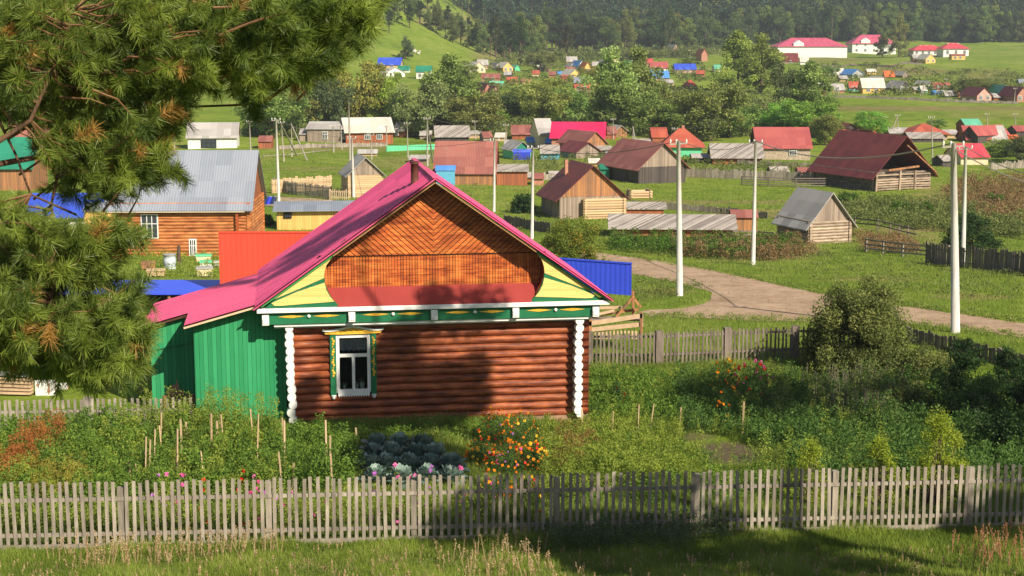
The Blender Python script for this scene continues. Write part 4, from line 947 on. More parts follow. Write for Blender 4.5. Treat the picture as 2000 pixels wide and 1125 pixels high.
def fence_line(label, pts, hpx, style, m, seg=2.4, cat='fence', name='board_fence', world=None, hgt=None, pw=.14, gap=.02, jit=.05, post=.12, base=False, rails=(.25, .8), topup=0, pvar=(.97, 1.06)):
    """pts: picture points of the foot of the fence"""
    P = world or [G(*p) for p in pts]; o = thing(name, label, cat, P[0])
    dist = [0]
    for i in range(len(P) - 1): dist.append(dist[-1] + (P[i + 1] - P[i]).length)
    n = max(1, round(dist[-1] / seg)); h = hgt or hpx / pxm(P[0])
    def pt(d):
        d = min(max(d, 0), dist[-1]); i = max(j for j in range(len(dist)) if dist[j] <= d + 1e-6); i = min(i, len(P) - 2)
        f = (d - dist[i]) / (dist[i + 1] - dist[i] + 1e-9); q = P[i].lerp(P[i + 1], f)
        if not world: q.z = hz(q.x, q.y)
        return q - P[0]
    for i in range(n):
        a, b = dist[-1] * i / n, dist[-1] * (i + 1) / n; A, B = pt(a), pt(b); dd = (B - A); dd.z = 0; dd.normalize(); nn = Vector((dd.y, -dd.x, 0))
        if style in ('board', 'picket'):
            mb = MB(); x = a + gap
            while x < b - pw * .5:
                q = pt(x + pw / 2); hh = h * (1 + random.gauss(0, jit)); ln = dd * random.gauss(0, .018)
                mb.beam(q + nn * .045 + Vector((0, 0, .02)), q + nn * .045 + ln + Vector((0, 0, hh)), pw, .022, up=nn); x += pw + gap
            mb.build('pickets' if style == 'picket' else 'boards', m, o)
        for z in rails:
            r_ = MB(); r_.beam(A + Vector((0, 0, h * z)), B + Vector((0, 0, h * z)), .05, .08 if style != 'rail' else .11); r_.build('rail', m, o)
        if base: r_ = MB(); r_.beam(A + nn * .08 + Vector((0, 0, .04)), B + nn * .08 + Vector((0, 0, .04)), .05, .20); r_.build('base_board', m, o)
        p_ = MB(); p_.beam(A - nn * .06 + Vector((0, 0, -.2)), A - nn * .06 + Vector((0, 0, h * random.uniform(*pvar) + topup)), post, post, up=nn); p_.build('post', m, o)
    return o
A_, B_ = Vector((-18.0, 31.32, hz(-18, 31.32) - .02)), Vector((20.0, 34.8, hz(20, 34.8) - .02))
NF = 12; fp = []
for k in range(NF + 1):
    q = A_.lerp(B_, k / NF); q.z = hz(q.x, q.y); fp.append(q)
fence_line('long weathered picket fence running across the whole foreground', None, 0, 'picket', M_fence, seg=3.18, name='picket_fence', world=fp, hgt=1.51, pw=.076, gap=.086, jit=.012, post=.13, base=True, rails=(.22, .74), pvar=(.9, .96))
fence_line('grey picket fence behind the right garden, from house to big bush', [(1150, 712), (1215, 715), (1380, 707), (1550, 700), (1690, 700)], 0, 'picket', M_fenced, seg=2.95, name='picket_fence', hgt=1.22, pw=.07, gap=.085, jit=.015, post=.26, rails=(.3, .86))
fence_line('pale picket fence at far left beneath the pine branches', [(-30, 845), (170, 842), (375, 838)], 0, 'picket', M_fence, seg=2.6, name='picket_fence', hgt=.98, pw=.08, gap=.09, jit=.02, post=.22, rails=(.18, .62))
fence_line('dark tilted board fence at the right edge behind the white poles', [(1808, 514), (1880, 524), (1960, 531), (2060, 545)], 40, 'board', M_fenced, name='board_fence', pw=.16, gap=.02, jit=.05)
fence_line('sagging rail fence between the log hut and the dark board fence', [(1690, 492), (1745, 500), (1808, 506)], 26, 'rail', M_fence, name='rail_fence', seg=2.2, rails=(.3, .6, .95))
fence_line('low rail fence left of the small grey log hut', [(1432, 470), (1475, 470), (1512, 474)], 20, 'rail', M_fence, name='rail_fence', seg=1.6, rails=(.3, .6, .92))
fence_line('grey rail fence on the meadow behind the log hut', [(1668, 446), (1725, 452), (1790, 470)], 22, 'rail', M_fenced, name='rail_fence', seg=2.5, rails=(.5, .9))
fence_line('pale plank fence behind the long grey plank roofed shed', [(1236, 404), (1320, 410), (1420, 418), (1500, 428)], 12, 'board', M_fence, pw=.3, jit=.1)
fence_line('long grey board fence running from weathered barn to the right', [(1340, 346), (1450, 350), (1530, 352), (1612, 356)], 17, 'board', M_fence, pw=.25, jit=.12)
fence_line('dark horizontal rail fence left of the open barn', [(1448, 362), (1530, 366), (1612, 366)], 18, 'rail', M_fenced, name='rail_fence', rails=(.2, .45, .7, .95), seg=3)
fence_line('board fence in front of the brick red roofed stone house', [(1440, 322), (1520, 326), (1600, 330)], 10, 'board', M_fence, pw=.3, jit=.15)
fence_line('dark low board fence between the leafy bush and the round shrub', [(985, 440), (1030, 448), (1075, 456)], 20, 'board', M_fenced, pw=.18)
fence_line('pale plank yard wall left of the tilted hut', [(532, 378), (590, 374), (650, 370)], 28, 'board', WM['pc'], pw=.3, jit=.05)
fence_line('brown picket yard fence in front of the tilted hut', [(535, 372), (580, 382), (645, 389)], 24, 'picket', M_fence, name='picket_fence', pw=.1, gap=.06)
fence_line('pale new picket gate section beside the tilted hut', [(644, 390), (684, 391)], 20, 'picket', paint('fresh_pickets', (.70, .55, .34), var=.2), name='picket_gate', cat='gate', pw=.1, gap=.12, seg=2)
fence_line('bright mint green strip fence behind the pink ridge', [(756, 296), (800, 294), (850, 292)], 11, 'board', WM['mint'], pw=.6, gap=.01, jit=.01)
fence_line('whitish low fence in front of the cream roofed house', [(545, 292), (640, 288), (755, 286)], 8, 'board', M_fence, pw=.4, jit=.1)
fence_line('grey fallen pole fence across the meadow left of the pink ridge', [(515, 308), (580, 304), (645, 296)], 6, 'rail', M_fence, name='rail_fence', rails=(.6,), seg=6)
fence_line('long low fence at the foot of the slope village', [(1610, 190), (1720, 193), (1830, 198), (1990, 203)], 5, 'board', M_fence, pw=.8, gap=.02, jit=.2, seg=8)
fence_line('white fence line across the meadow by the royal blue roof', [(1360, 136), (1400, 134)], 4, 'rail', M_fence, name='rail_fence', seg=5)
fence_line('garden fence above the slope village, below the school', [(1600, 133), (1660, 128), (1740, 132), (1800, 126)], 4, 'board', M_fenced, pw=.8, gap=.02, jit=.2, seg=10)
fence_line('old grey board fence between low shed and board barn', [(1035, 352), (1100, 352), (1180, 345)], 14, 'board', M_fence, pw=.3, jit=.15)
fence_line('broken pale board wall beyond the crimson roofed house', [(1935, 332), (1965, 330), (2010, 328)], 14, 'board', M_fence, pw=.3, jit=.15)
fence_line('board fence at the foot of the road behind the big bush', [(1770, 668), (1860, 690), (1950, 712), (2040, 738)], 30, 'board', M_fenced, pw=.14, gap=.03)

# ------------------------------------------------------------------ poles and cables
TOPS = {}
def pole(key, u, vb, vt, ut, m, r, label, arm=1, brace=None, grp='power poles of the village'):
    p = G(u, vb); top = at(ut, vt, p.y) - p; o = thing('power_pole', label, 'pole', p, 0, grp)
    s = MB(); s.tube([(0, 0, -.3), top * .5, top], [r, r * .82, r * .62], 10); s.build('shaft', m, o, True)
    if arm:
        a = MB(); a.beam(top + Vector((-.45, -.02, -.18)), top + Vector((.45, -.02, -.12)), .07, .07); cr = a.build('crossarm', M_polew, o)
        for x in (-.4, -.1, .4):
            i_ = MB(); i_.tube([top + Vector((x, -.02, -.12)), top + Vector((x, -.02, .02)), top + Vector((x, -.02, .08))], [.03, .05, .025], 8); i_.build('insulator', M_cer, cr)
    if brace:
        q = G(*brace) - p; b = MB(); b.tube([q, top * .93], [.11, .08], 8); b.build('brace', m, o)
    TOPS[key] = p + top; return o
C_ = [('a', 1867, 650, 279, 1862, .185, 'tallest white concrete pole, in front of the right dark board fence'), ('b', 1881, 516, 286, 1886, .15, 'white pole just right of and behind the tallest concrete pole'),
      ('c', 1328, 578, 275, 1325, .17, 'white concrete pole standing on the grass by the road fork'), ('d', 1471, 517, 275, 1476, .14, 'white concrete pole left of the small grey log hut'),
      ('e', 1039, 467, 286, 1041, .14, 'white concrete pole rising behind the right rake of pink roof'), ('f', 965, 414, 272, 966, .13, 'grey white pole at the right end of the long faded barn'),
      ('g', 691, 386, 268, 687, .15, 'white leaning pole in front of the tilted hut'), ('h', 545, 398, 232, 539, .15, 'white leaning pole right of the big grey metal roof')]
for k, u, vb, vt, ut, r, lb in C_: pole(k, u, vb, vt, ut, M_conc, r, lb)
Wd = [('m', 684, 325, 196, 681, 'tall thin mast in front of the cream roofed house', 0, None), ('n', 490, 300, 236, 487, 'grey pole above the right corner of the big grey roof', 1, None),
      ('o', 555, 316, 238, 549, 'grey pole with a brace leaning right, left of three', 1, (580, 304)), ('p', 570, 306, 238, 569, 'grey pole with a long brace leaning down to the meadow', 0, (600, 314)),
      ('q', 652, 298, 246, 650, 'grey pole left of the tall thin mast', 1, None), ('r', 668, 292, 244, 665, 'grey pole at the corner of the cream roofed house', 1, None),
      ('s', 726, 312, 262, 724, 'grey pole under the cream roof, above the tilted hut', 1, None), ('t', 756, 286, 245, 754, 'thin pole at the right end of cream roof', 1, None),
      ('u', 797, 308, 240, 795, 'grey pole above the pink roof ridge', 1, None), ('v', 835, 325, 230, 834, 'grey pole with slanting braces left of the faded barn', 1, (846, 318)),
      ('w', 929, 272, 236, 927, 'grey pole behind the middle of the faded barn roof', 1, None), ('x', 958, 262, 232, 958, 'pole behind the right end of the faded barn roof', 1, None),
      ('y', 988, 292, 243, 988, 'pole between the faded barn and the green gabled cottage', 1, None), ('z', 1198, 272, 232, 1198, 'pole at the right of the hot pink roof', 1, None),
      ('A', 1236, 280, 245, 1236, 'braced pole beside the little log hut', 0, (1242, 281)), ('B', 1251, 258, 232, 1251, 'small pole beyond the little log hut', 1, None),
      ('D', 1317, 292, 250, 1318, 'grey pole in front of the red hip roof', 1, None), ('E', 1544, 250, 228, 1543, 'lamp pole above the brick red roofed stone house', 1, None),
      ('F', 1624, 244, 226, 1623, 'short pole left of the round green tree', 1, None), ('G', 1727, 264, 228, 1727, 'pole right of the round green tree', 1, None),
      ('H', 1754, 266, 224, 1753, 'pole with a brace leaning left, over the open barn', 1, (1738, 266)), ('I', 1822, 318, 228, 1819, 'grey pole between the open barn and the orange hip roof', 1, None),
      ('J', 1929, 246, 222, 1928, 'pole behind the small mint green roof', 1, None), ('K', 1984, 256, 222, 1983, 'pole near the right edge above the bushes', 1, None),
      ('L', 311, 292, 243, 309, 'pole with brace above the left part of big grey roof', 1, (326, 292)), ('M', 341, 292, 250, 339, 'short grey pole beside the braced pole behind grey roof', 1, None),
      ('N', 1981, 202, 172, 1983, 'far wooden pole at the right edge of slope village', 1, None), ('O', 1742, 176, 160, 1741, 'far wooden pole below the vivid orange roof', 1, None),
      ('P', 1802, 186, 163, 1805, 'far braced pole left of the turquoise hut', 0, (1797, 187)), ('Q', 1849, 178, 154, 1848, 'far pole in front of the pinkish red roof', 1, None),
      ('R', 1216, 106, 84, 1216, 'far pole before the dark forest edge', 1, None), ('S', 1348, 128, 98, 1348, 'far pale pole behind the royal blue roof', 1, None)]
for k, u, vb, vt, ut, lb, arm, br in Wd: pole(k, u, vb, vt, ut, M_polew, .10 if k not in 'mv' else .13, lb, arm, br)
def cable(label, a, b, sag, r=.02, m=M_wire, name='power_cable'):
    a = Vector(a); b = Vector(b); o = MB(); P = [a.lerp(b, i / 16) - Vector((0, 0, sag * 4 * (i / 16) * (1 - i / 16))) for i in range(17)]
    q = o.build if 0 else None; loc = P[0]; o.tube([p - loc for p in P], r, 5, r=.5); x = o.build(name, m); x.location = loc; tag(x, label, 'cable')
M_cab = paint('pale_cable', (.34, .30, .27), var=.1, bmp=0)
cable('pale sagging cable crossing in front of the open barn roof', TOPS['a'], TOPS['d'], .85, .035, M_cab)
cable('cable running from tallest pole down to the right edge', TOPS['a'] + Vector((0, 0, -.2)), at(2060, 372, 58), .2, .025, M_cab)
cable('second cable running from tallest pole down to the right edge', TOPS['b'], at(2060, 352, 70), .3, .025, M_cab)
cable('thin wire between the grass pole and the pole left of log hut', TOPS['c'], TOPS['d'], .5)
cable('thin wire from the roof pole to the grass pole', TOPS['e'], TOPS['c'], .6)
cable('thin wire between the two poles right of the pink ridge', TOPS['f'], TOPS['e'], .6)
cable('thin wire above the pink ridge joining barn pole and hut pole', TOPS['g'], TOPS['f'], .8)
cable('thin wire between the two leaning white poles at left', TOPS['h'], TOPS['g'], .5)
for a, b, lb in (('s', 'u', 'thin wire above the mint strip fence'), ('u', 'v', 'thin wire ending at the braced pole left of faded barn'), ('v', 'y', 'thin wire over the faded barn roof'), ('w', 'z', 'thin wire behind the hot pink roof'),
                 ('z', 'D', 'thin wire from hot pink roof to red hip roof'), ('D', 'E', 'thin wire from red hip roof to the lamp pole'), ('E', 'G', 'thin wire over the brick red roof'), ('G', 'I', 'thin wire over the open barn ridge'), ('n', 'o', 'thin wire above the grey metal roof corner')):
    cable(lb, TOPS[a], TOPS[b], .6, .018)

# ------------------------------------------------------------------ trees and bushes
def crown_pts(g, n, clusters, rc, flat=.8):
    """leaf centres in clumps; clusters (k,3), rc (k,)"""
    k = len(clusters); idx = g.integers(0, k, n); d = unit(g.normal(size=(n, 3))) * (g.random((n, 1)) ** .45); d[:, 2] *= flat
    return clusters[idx] + d * rc[idx][:, None], idx
def proto(seed, kind):
    g = np.random.default_rng(seed); K = 46
    if kind == 'round':
        K = 70; c = np.zeros((K, 3)); rc = g.uniform(.07, .15, K); c = unit(g.normal(size=(K, 3))) * (g.random((K, 1)) ** .35) * np.array([.44, .44, .42]) + np.array([0, 0, .50]); c[:, 2] += .06 * np.sin(c[:, 0] * 9 + seed); low = np.clip(.35 - c[:, 2], 0, 1); c[:, :2] *= (1 - low[:, None] * .6)
    elif kind == 'poplar':
        t = g.random(K); a = g.uniform(0, 6.28, K); rr = .30 * np.sin(np.clip(t * .9 + .18, 0, 1) * math.pi) ** .6 * g.uniform(.3, 1.1, K); c = np.stack([rr * np.cos(a), rr * np.sin(a), .10 + t * .84], 1); rc = g.uniform(.06, .13, K)
    elif kind == 'pine':
        t = g.random(K) ** .8; a = g.uniform(0, 6.28, K); rr = .24 * (1 - t) ** .6 * g.uniform(.3, 1.1, K); c = np.stack([rr * np.cos(a), rr * np.sin(a), .30 + t * .68], 1); rc = g.uniform(.05, .09, K)
    elif kind == 'bush':
        d = unit(g.normal(size=(K, 3))) * (g.random((K, 1)) ** .45) * .5; d[:, 2] = np.abs(d[:, 2]) * 1.25; c = d * np.array([.9, .9, .9]) + np.array([0, 0, .16]); rc = g.uniform(.10, .20, K)
    return g, c, rc
TREES = {}
def tree_proto(key, seed, kind, n, lsize, mat_):
    g, c, rc = proto(seed, kind); P, idx = crown_pts(g, n, c, rc); P = P[P[:, 2] > .02]; idx = idx[:len(P)]
    cr = g.random(len(c)); V = leaves(P, lsize, .7, g=g); r = np.clip(cr[idx] * .55 + g.random(len(P)) * .45, 0, 1)
    me = np_mesh('crown', V, 4, r)
    mb = MB(); z0 = -.05
    top = .72 if kind != 'bush' else .35
    mb.tube([(0, 0, z0), (.01, 0, top * .4), (.0, .01, top)], [.022, .015, .005], 7)
    for j in g.choice(len(c), 12, replace=False):
        zb = min(max(.12, c[j][2] * .6), top * .8); mb.tube([(0, 0, zb), tuple((np.array([0, 0, zb]) * .4 + c[j] * .6) + g.normal(size=3) * .015), tuple(c[j])], [.010, .006, .003], 5)
    m2 = bpy.data.meshes.new('trunk'); m2.from_pydata(mb.v, [], mb.f); m2.materials.append(M_trunk); m2.shade_smooth()
    TREES[key] = (me, m2, mat_)
    me.materials.append(mat_)
LM = leafmat('tree_leaf', (.08, .11, .035), (.42, .50, .18), .42, objvar=1)
LMp = leafmat('pine_leaf', (.02, .04, .02), (.09, .13, .05), .2, objvar=1)
for i in range(3): tree_proto(('round', i), 10 + i, 'round', 9000, .036, LM)
for i in range(3): tree_proto(('poplar', i), 20 + i, 'poplar', 7500, .032, LM)
for i in range(2): tree_proto(('pine', i), 30 + i, 'pine', 3000, .028, LMp)
for i in range(2): tree_proto(('bush', i), 40 + i, 'bush', 5000, .05, LM)
def tree(name, label, cat, p, hgt, wid, key, tint, group=None, rz=None):
    me, m2, mt = TREES[key]; o = thing(name, label, cat, p, random.uniform(0, 6.28) if rz is None else rz, group)
    nat = {'round': .92, 'poplar': .62, 'pine': .5, 'bush': 1.15}[key[0]]; s = wid / nat
    for nm, me_ in (('crown', me), ('trunk', m2)):
        c = bpy.data.objects.new(nm, me_); COL.objects.link(c); c.parent = o; c.scale = (s, s, hgt / (.98 if key[0] != 'bush' else .9)); c.color = (*tint, 1)
    return o
YEL = (1.45, 1.25, .75); OLV = (1.05, 1.05, .8); GRN = (.95, 1.35, .6); DRK = (.55, .62, .7); GRY = (.95, .85, .85); MID = (.9, 1.0, .7)
RT = [(532, 268, 150, 125, 'round', MID, 'dark green tree above the right end of the big grey roof'), (618, 262, 140, 95, 'round', OLV, 'olive tree behind the old brown house'), (655, 264, 152, 80, 'round', DRK, 'dark tree between two yellow willows'),
 (700, 262, 118, 110, 'round', YEL, 'large yellow willow behind the cream white roof'), (752, 262, 138, 85, 'round', (1.3, 1.45, .6), 'yellow green willow right of the cream white roof'), (770, 262, 190, 60, 'round', GRN, 'brighter green low tree beside the yellow willow'),
 (825, 268, 158, 110, 'round', GRY, 'grey green willow behind the plank roofed shed'), (880, 262, 118, 105, 'poplar', MID, 'tall tree between teal roof and far village'), (868, 262, 165, 100, 'round', GRY, 'dusky tree in front of the tall one, centre left'),
 (925, 264, 185, 110, 'round', OLV, 'olive willow sloping to the right, centre left'), (985, 240, 182, 90, 'round', (.4, .6, .75), 'dark bluish tree beneath the far village'), (1030, 242, 166, 80, 'round', OLV, 'olive brown tree right of the dark bluish tree'),
 (1062, 246, 150, 90, 'round', (1.2, 1.0, .7), 'brown green tree over the faded striped roof'), (1100, 244, 170, 80, 'round', MID, 'green tree behind the hot pink roof'), (1140, 240, 182, 80, 'round', OLV, 'low olive tree right of the hot pink roof'),
 (1192, 262, 106, 105, 'poplar', OLV, 'left one of two tall poplars in the centre'), (1246, 258, 104, 92, 'poplar', OLV, 'right one of two tall poplars in the centre'), (1222, 264, 160, 120, 'round', MID, 'broad tree at the feet of the two poplars'),
 (1285, 258, 172, 90, 'round', OLV, 'leafy tree right of the two poplars'), (1330, 262, 192, 90, 'round', MID, 'tree above the red hip roof'), (1388, 276, 160, 125, 'round', OLV, 'large willow above the striped plank shed'),
 (1425, 270, 178, 95, 'round', MID, 'rounded willow right of the largest willow'), (1372, 276, 205, 70, 'round', DRK, 'dark hollow tree right of the red hip roof'), (1440, 185, 68, 80, 'poplar', (1.3, 1.45, .8), 'bright tall poplar, left trunk of the pair before the forest'),
 (1485, 182, 74, 85, 'poplar', (1.15, 1.3, .8), 'bright tall poplar, right trunk of the pair before the forest'), (1548, 240, 122, 85, 'round', DRK, 'dark leaning tree left of the slope village'), (1582, 250, 128, 90, 'poplar', OLV, 'olive poplar at the left edge of slope village'),
 (1520, 262, 200, 75, 'round', GRN, 'light green low tree behind the brick red roof'), (1580, 268, 190, 110, 'round', GRN, 'bright willow right of the brick red roof'), (1612, 284, 222, 60, 'round', OLV, 'small willow beside the open barn ridge'),
 (1702, 266, 216, 62, 'round', GRN, 'round green tree above the open barn'), (1832, 252, 232, 40, 'round', MID, 'small round bush near the orange red hip roof'), (1912, 186, 154, 80, 'round', MID, 'dark green bush among the slope village houses'),
 (1965, 306, 270, 78, 'round', MID, 'bush right of the crimson roof'), (2005, 318, 262, 80, 'round', DRK, 'dark bush at the right edge beside the crimson roof'), (1250, 118, 96, 60, 'round', GRY, 'grey bush at the forest foot, centre'),
 (792, 116, 74, 26, 'poplar', DRK, 'lone dark tree on the grassy hillside'), (1016, 128, 40, 42, 'pine', MID, 'tall single pine at the forest foot'), (1108, 122, 54, 30, 'pine', GRY, 'slim single pine left of the clearing'),
 (968, 112, 36, 38, 'pine', MID, 'pine beside the hill ridge end'), (1755, 112, 34, 34, 'poplar', OLV, 'birch at the right end of the white school'), (1724, 112, 68, 28, 'poplar', MID, 'small tree before the school entrance'), (1677, 82, 30, 32, 'round', GRY, 'grey tree behind the school roofs'),
 (1055, 140, 100, 60, 'round', GRY, 'grey tree left of the far central cluster'), (1622, 150, 128, 30, 'round', MID, 'small bush left of cream roofed yellow cottage'), (1240, 250, 200, 100, 'round', (1.2, 1.2, .6), 'yellowish low willow under the poplars'),
 (960, 250, 215, 70, 'round', (1.0, 1.3, .5), 'light green shrub under the dark bluish tree'), (1160, 172, 128, 50, 'round', YEL, 'yellowing small tree in the central village cluster'), (1342, 138, 112, 40, 'round', MID, 'bush right of the brown roofed white house'),
 (905, 170, 120, 50, 'round', OLV, 'tree crown left of the cream gabled house')]
for i, (u, vb, vt, wp, kd, tint, lb) in enumerate(RT):
    p = G(u, vb); s = pxm(p); tree('pine_tree' if kd == 'pine' else 'leafy_tree', lb, 'tree', p, (vb - vt) / s * 1.06, wp / s * 1.15, (kd, i % (2 if kd == 'pine' else 3)), tint, 'trees of the valley')
# near bushes, each its own leaf mesh
def bush(label, u, v, vt, wp, n, ls, mt, seed, name='bush', cat='bush', dy=.8, shape='bush', clump=60, group=None, p=None, H_=None, W_=None, thin=0):
    p = p or G(u, v); s = pxm(p); hh = H_ or (v - vt) / s; ww = W_ or wp / s; g = np.random.default_rng(seed); K = clump
    d = unit(g.normal(size=(K, 3))) * (g.random((K, 1)) ** .35)
    if shape == 'bush': d[:, 2] = np.abs(d[:, 2]); c = d * np.array([ww / 2 * .8, ww / 2 * .8 * dy, hh * .82]) + np.array([0, 0, hh * .05]); rc = g.uniform(.13, .26, K) * ww * .5
    elif shape == 'cone':
        t = g.random(K); a = g.uniform(0, 6.28, K); rr = ww / 2 * (1 - t) ** .8 * g.uniform(.2, 1, K); c = np.stack([rr * np.cos(a), rr * np.sin(a) * dy, .05 * hh + t * hh * .9], 1); rc = g.uniform(.06, .13, K) * ww
    P, idx = crown_pts(g, n, c, rc, .9); k = P[:, 2] > .02; P, idx = P[k], idx[k]; cr = g.random(K)
    o = thing(name, label, cat, p, 0, group); link('foliage', np_mesh('foliage', leaves(P, ls, .5, g=g), 4, np.clip(cr[idx] * .5 + g.random(len(P)) * .5, 0, 1)), mt, o)
    mb = MB()
    for j in range(min(K, 26)): b = g.normal(size=2) * .06 * ww; mb.tube([(b[0], b[1], -.1), tuple(c[j] * .5 + np.array([b[0] * .5, b[1] * .5, .05])), tuple(c[j])], [.035 * min(ww, 3) / 3, .02 * min(ww, 3) / 3, .006], 5)
    mb.build('stems', M_trunk, o); return o
LB = leafmat('willow_bush_leaf', (.045, .07, .02), (.23, .27, .075), .35, hue=(.32, .32, .10))
LY = leafmat('autumn_bush_leaf', (.05, .085, .012), (.22, .27, .035), .3, hue=(.48, .22, .03))
LD = leafmat('dark_bush_leaf', (.012, .03, .01), (.05, .11, .025), .25)
LG = leafmat('light_sapling_leaf', (.16, .24, .02), (.50, .58, .07), .5)
bush('big willow bush at the right end of the grey picket fence', 1675, 730, 518, 262, 56000, .10, LB, 1, clump=110)
bush('leafy bush with yellow and orange leaves behind the right rake of the pink roof', 1118, 520, 408, 165, 16000, .13, LY, 2)
bush('round dark green shrub at the foot of the concrete pole behind roof', 1022, 416, 374, 62, 5000, .18, LD, 3)
bush('dark green shrub behind the right board fence and white poles', 1892, 486, 408, 140, 9000, .16, LD, 4)
bush('narrow young sapling right of centre behind the foreground fence, rightmost and tallest', 1826, 925, 788, 118, 9000, .06, LG, 5, 'sapling', 'sapling', shape='cone', p=G(1826, 985), H_=2.3, W_=2.6)
bush('thin young sapling behind the foreground fence, middle of three', 1716, 925, 835, 80, 3600, .06, LG, 6, 'sapling', 'sapling', shape='cone', p=G(1716, 985), H_=1.85, W_=1.7)
bush('short young sapling behind the foreground fence, leftmost of three', 1580, 925, 850, 72, 3200, .06, LG, 7, 'sapling', 'sapling', shape='cone', p=G(1580, 985), H_=1.7, W_=1.5)
for i, (u, v, vt, wp, lb) in enumerate([(1800, 735, 660, 150, 'dull bush right of the big willow bush'), (1880, 720, 650, 110, 'tall dark bush below the tallest white pole'), (1960, 760, 668, 130, 'dark bush at right edge under the road'),
        (1900, 830, 740, 180, 'black shaded bush in the right corner of the garden'), (1990, 900, 770, 170, 'deep shaded bush at the right edge behind the foreground fence'), (1770, 800, 730, 140, 'grey brown shaded bush below the big willow bush'), (1950, 880, 790, 230, 'broad black green bush filling the right corner behind the fence'), (1850, 790, 700, 150, 'dark bush between the shaded corner and the tall dark bush'), (2010, 820, 690, 150, 'dark bush cut by the right edge, below the road fence')]):
    bush(lb, u, v, vt, wp, 7000, .085, (LD, LB)[i in (0, 5)], 50 + i, clump=50)
for i, (u, v, vt, wp, lb) in enumerate([(1655, 402, 372, 60, 'low green shrub left of the slatted log front'), (1700, 415, 380, 80, 'green shrub before the slatted log front'), (1760, 420, 388, 80, 'spreading green shrub below the open barn'), (1650, 300 + 0, 282, 30, 'small dark bush left of open barn roof'),
        (1810, 425, 392, 70, 'green shrub right of the open barn'), (1380, 345, 330, 40, 'small green shrub at the grey board fence'), (430 + 90, 440, 414, 50, 'green shrub between grey roof and yellow shed'), (1215, 478, 452, 70, 'green shrub in front of the leafy bush, by the shed'),
        (1555, 478, 455, 40, 'green shrub between the shed and the log hut'), (1420, 480, 450, 60, 'bright green shrub under the tiny brown shed'), (1940, 400, 375, 60, 'green shrub in the brown weeds at right')]):
    bush(lb, u, v, vt, wp, 2600, .17, LB if i % 2 else leafmat('meadow_shrub_leaf', (.03, .07, .012), (.13, .25, .03), .3), 70 + i, clump=30)
# trees standing outside the right edge whose shade falls into the garden
def shade_tree(name, label, x, y, z0, z1, dia, seed, n=9000, K=46, tr=1):
    """tall tree with a bare stem and a high crown between z0 and z1"""
    g = np.random.default_rng(seed); gz = hz(x, y); o = thing(name, label, 'tree', (x, y, gz)); cz = (z0 + z1) / 2 - gz; hh = (z1 - z0) / 2
    c = unit(g.normal(size=(K, 3))) * (g.random((K, 1)) ** .4) * np.array([dia / 2, dia / 2, hh]) * .85 + np.array([0, 0, cz]); rc = g.uniform(.35, .8, K) * min(dia, 6) / 5
    P, idx = crown_pts(g, n, c, rc); link('crown', np_mesh('crown', leaves(P, .20, .6, g=g), 4, g.random(len(P))), LM, o).color = (*DRK, 1)
    mb = MB(); mb.tube([(0, 0, -.4), (.05, 0, cz * .5), (0, 0, cz), (0, 0, cz + hh * .9)], [.28 * tr, .22 * tr, .15 * tr, .04], 10)
    for q in c[:24]: mb.tube([(0, 0, cz - hh * .4 + random.random() * hh * .5), tuple(q * np.array([.5, .5, 1]) - np.array([0, 0, .2])), tuple(q)], [.07 * tr, .045 * tr, .015], 5)
    mb.build('trunk', M_trunk, o, True); return o
def shade(name, label, T, t, z0, z1, dia, seed, n, K=46, tr=1):
    q = Vector(T) + S * t; shade_tree(name, label, q.x, q.y, q.z + z0, q.z + z1, dia, seed, n, K, tr=tr)
shade('leafy_tree', 'high crowned tree beyond the right edge shading the log wall', (-3.3, 46.2, 1.2), 31, -1.9, 1.5, 6.9, 501, 26000)
shade('leafy_tree', 'slender tall tree beyond the right edge shading the pink roof', (-6.3, 48.4, 5.3), 36, -1.6, 2.0, 3.2, 502, 4200, 22, tr=.4)
shade('pine_tree', 'tree beyond the right edge shading the middle of the foreground fence', (.9, 33, .8), 20, -2.6, 2.0, 5.8, 503, 15000)
shade('pine_tree', 'tall tree beyond the right edge shading the strip before the log wall', (-3.2, 41, .2), 31, -1.2, 1.2, 4.6, 508, 7000)
shade('leafy_tree', 'broad tree beyond the right edge shading the right garden', (8.3, 48.8, -.2), 30, -2.2, 2.4, 6.5, 504, 8000)
shade('leafy_tree', 'broad tree beyond the right edge shading the dark bushes', (16.3, 48, 0), 30, -3.5, 3.5, 9.5, 505, 15000)
shade('leafy_tree', 'tree beyond the right edge shading the roadside grass', (4.6, 31, .8), 20, -1.2, .8, 6.6, 506, 7000)
shade('leafy_tree', 'tree beyond the right edge shading the right end of the fence', (12.2, 34.2, .8), 22, -2, 2, 5.0, 507, 10000)

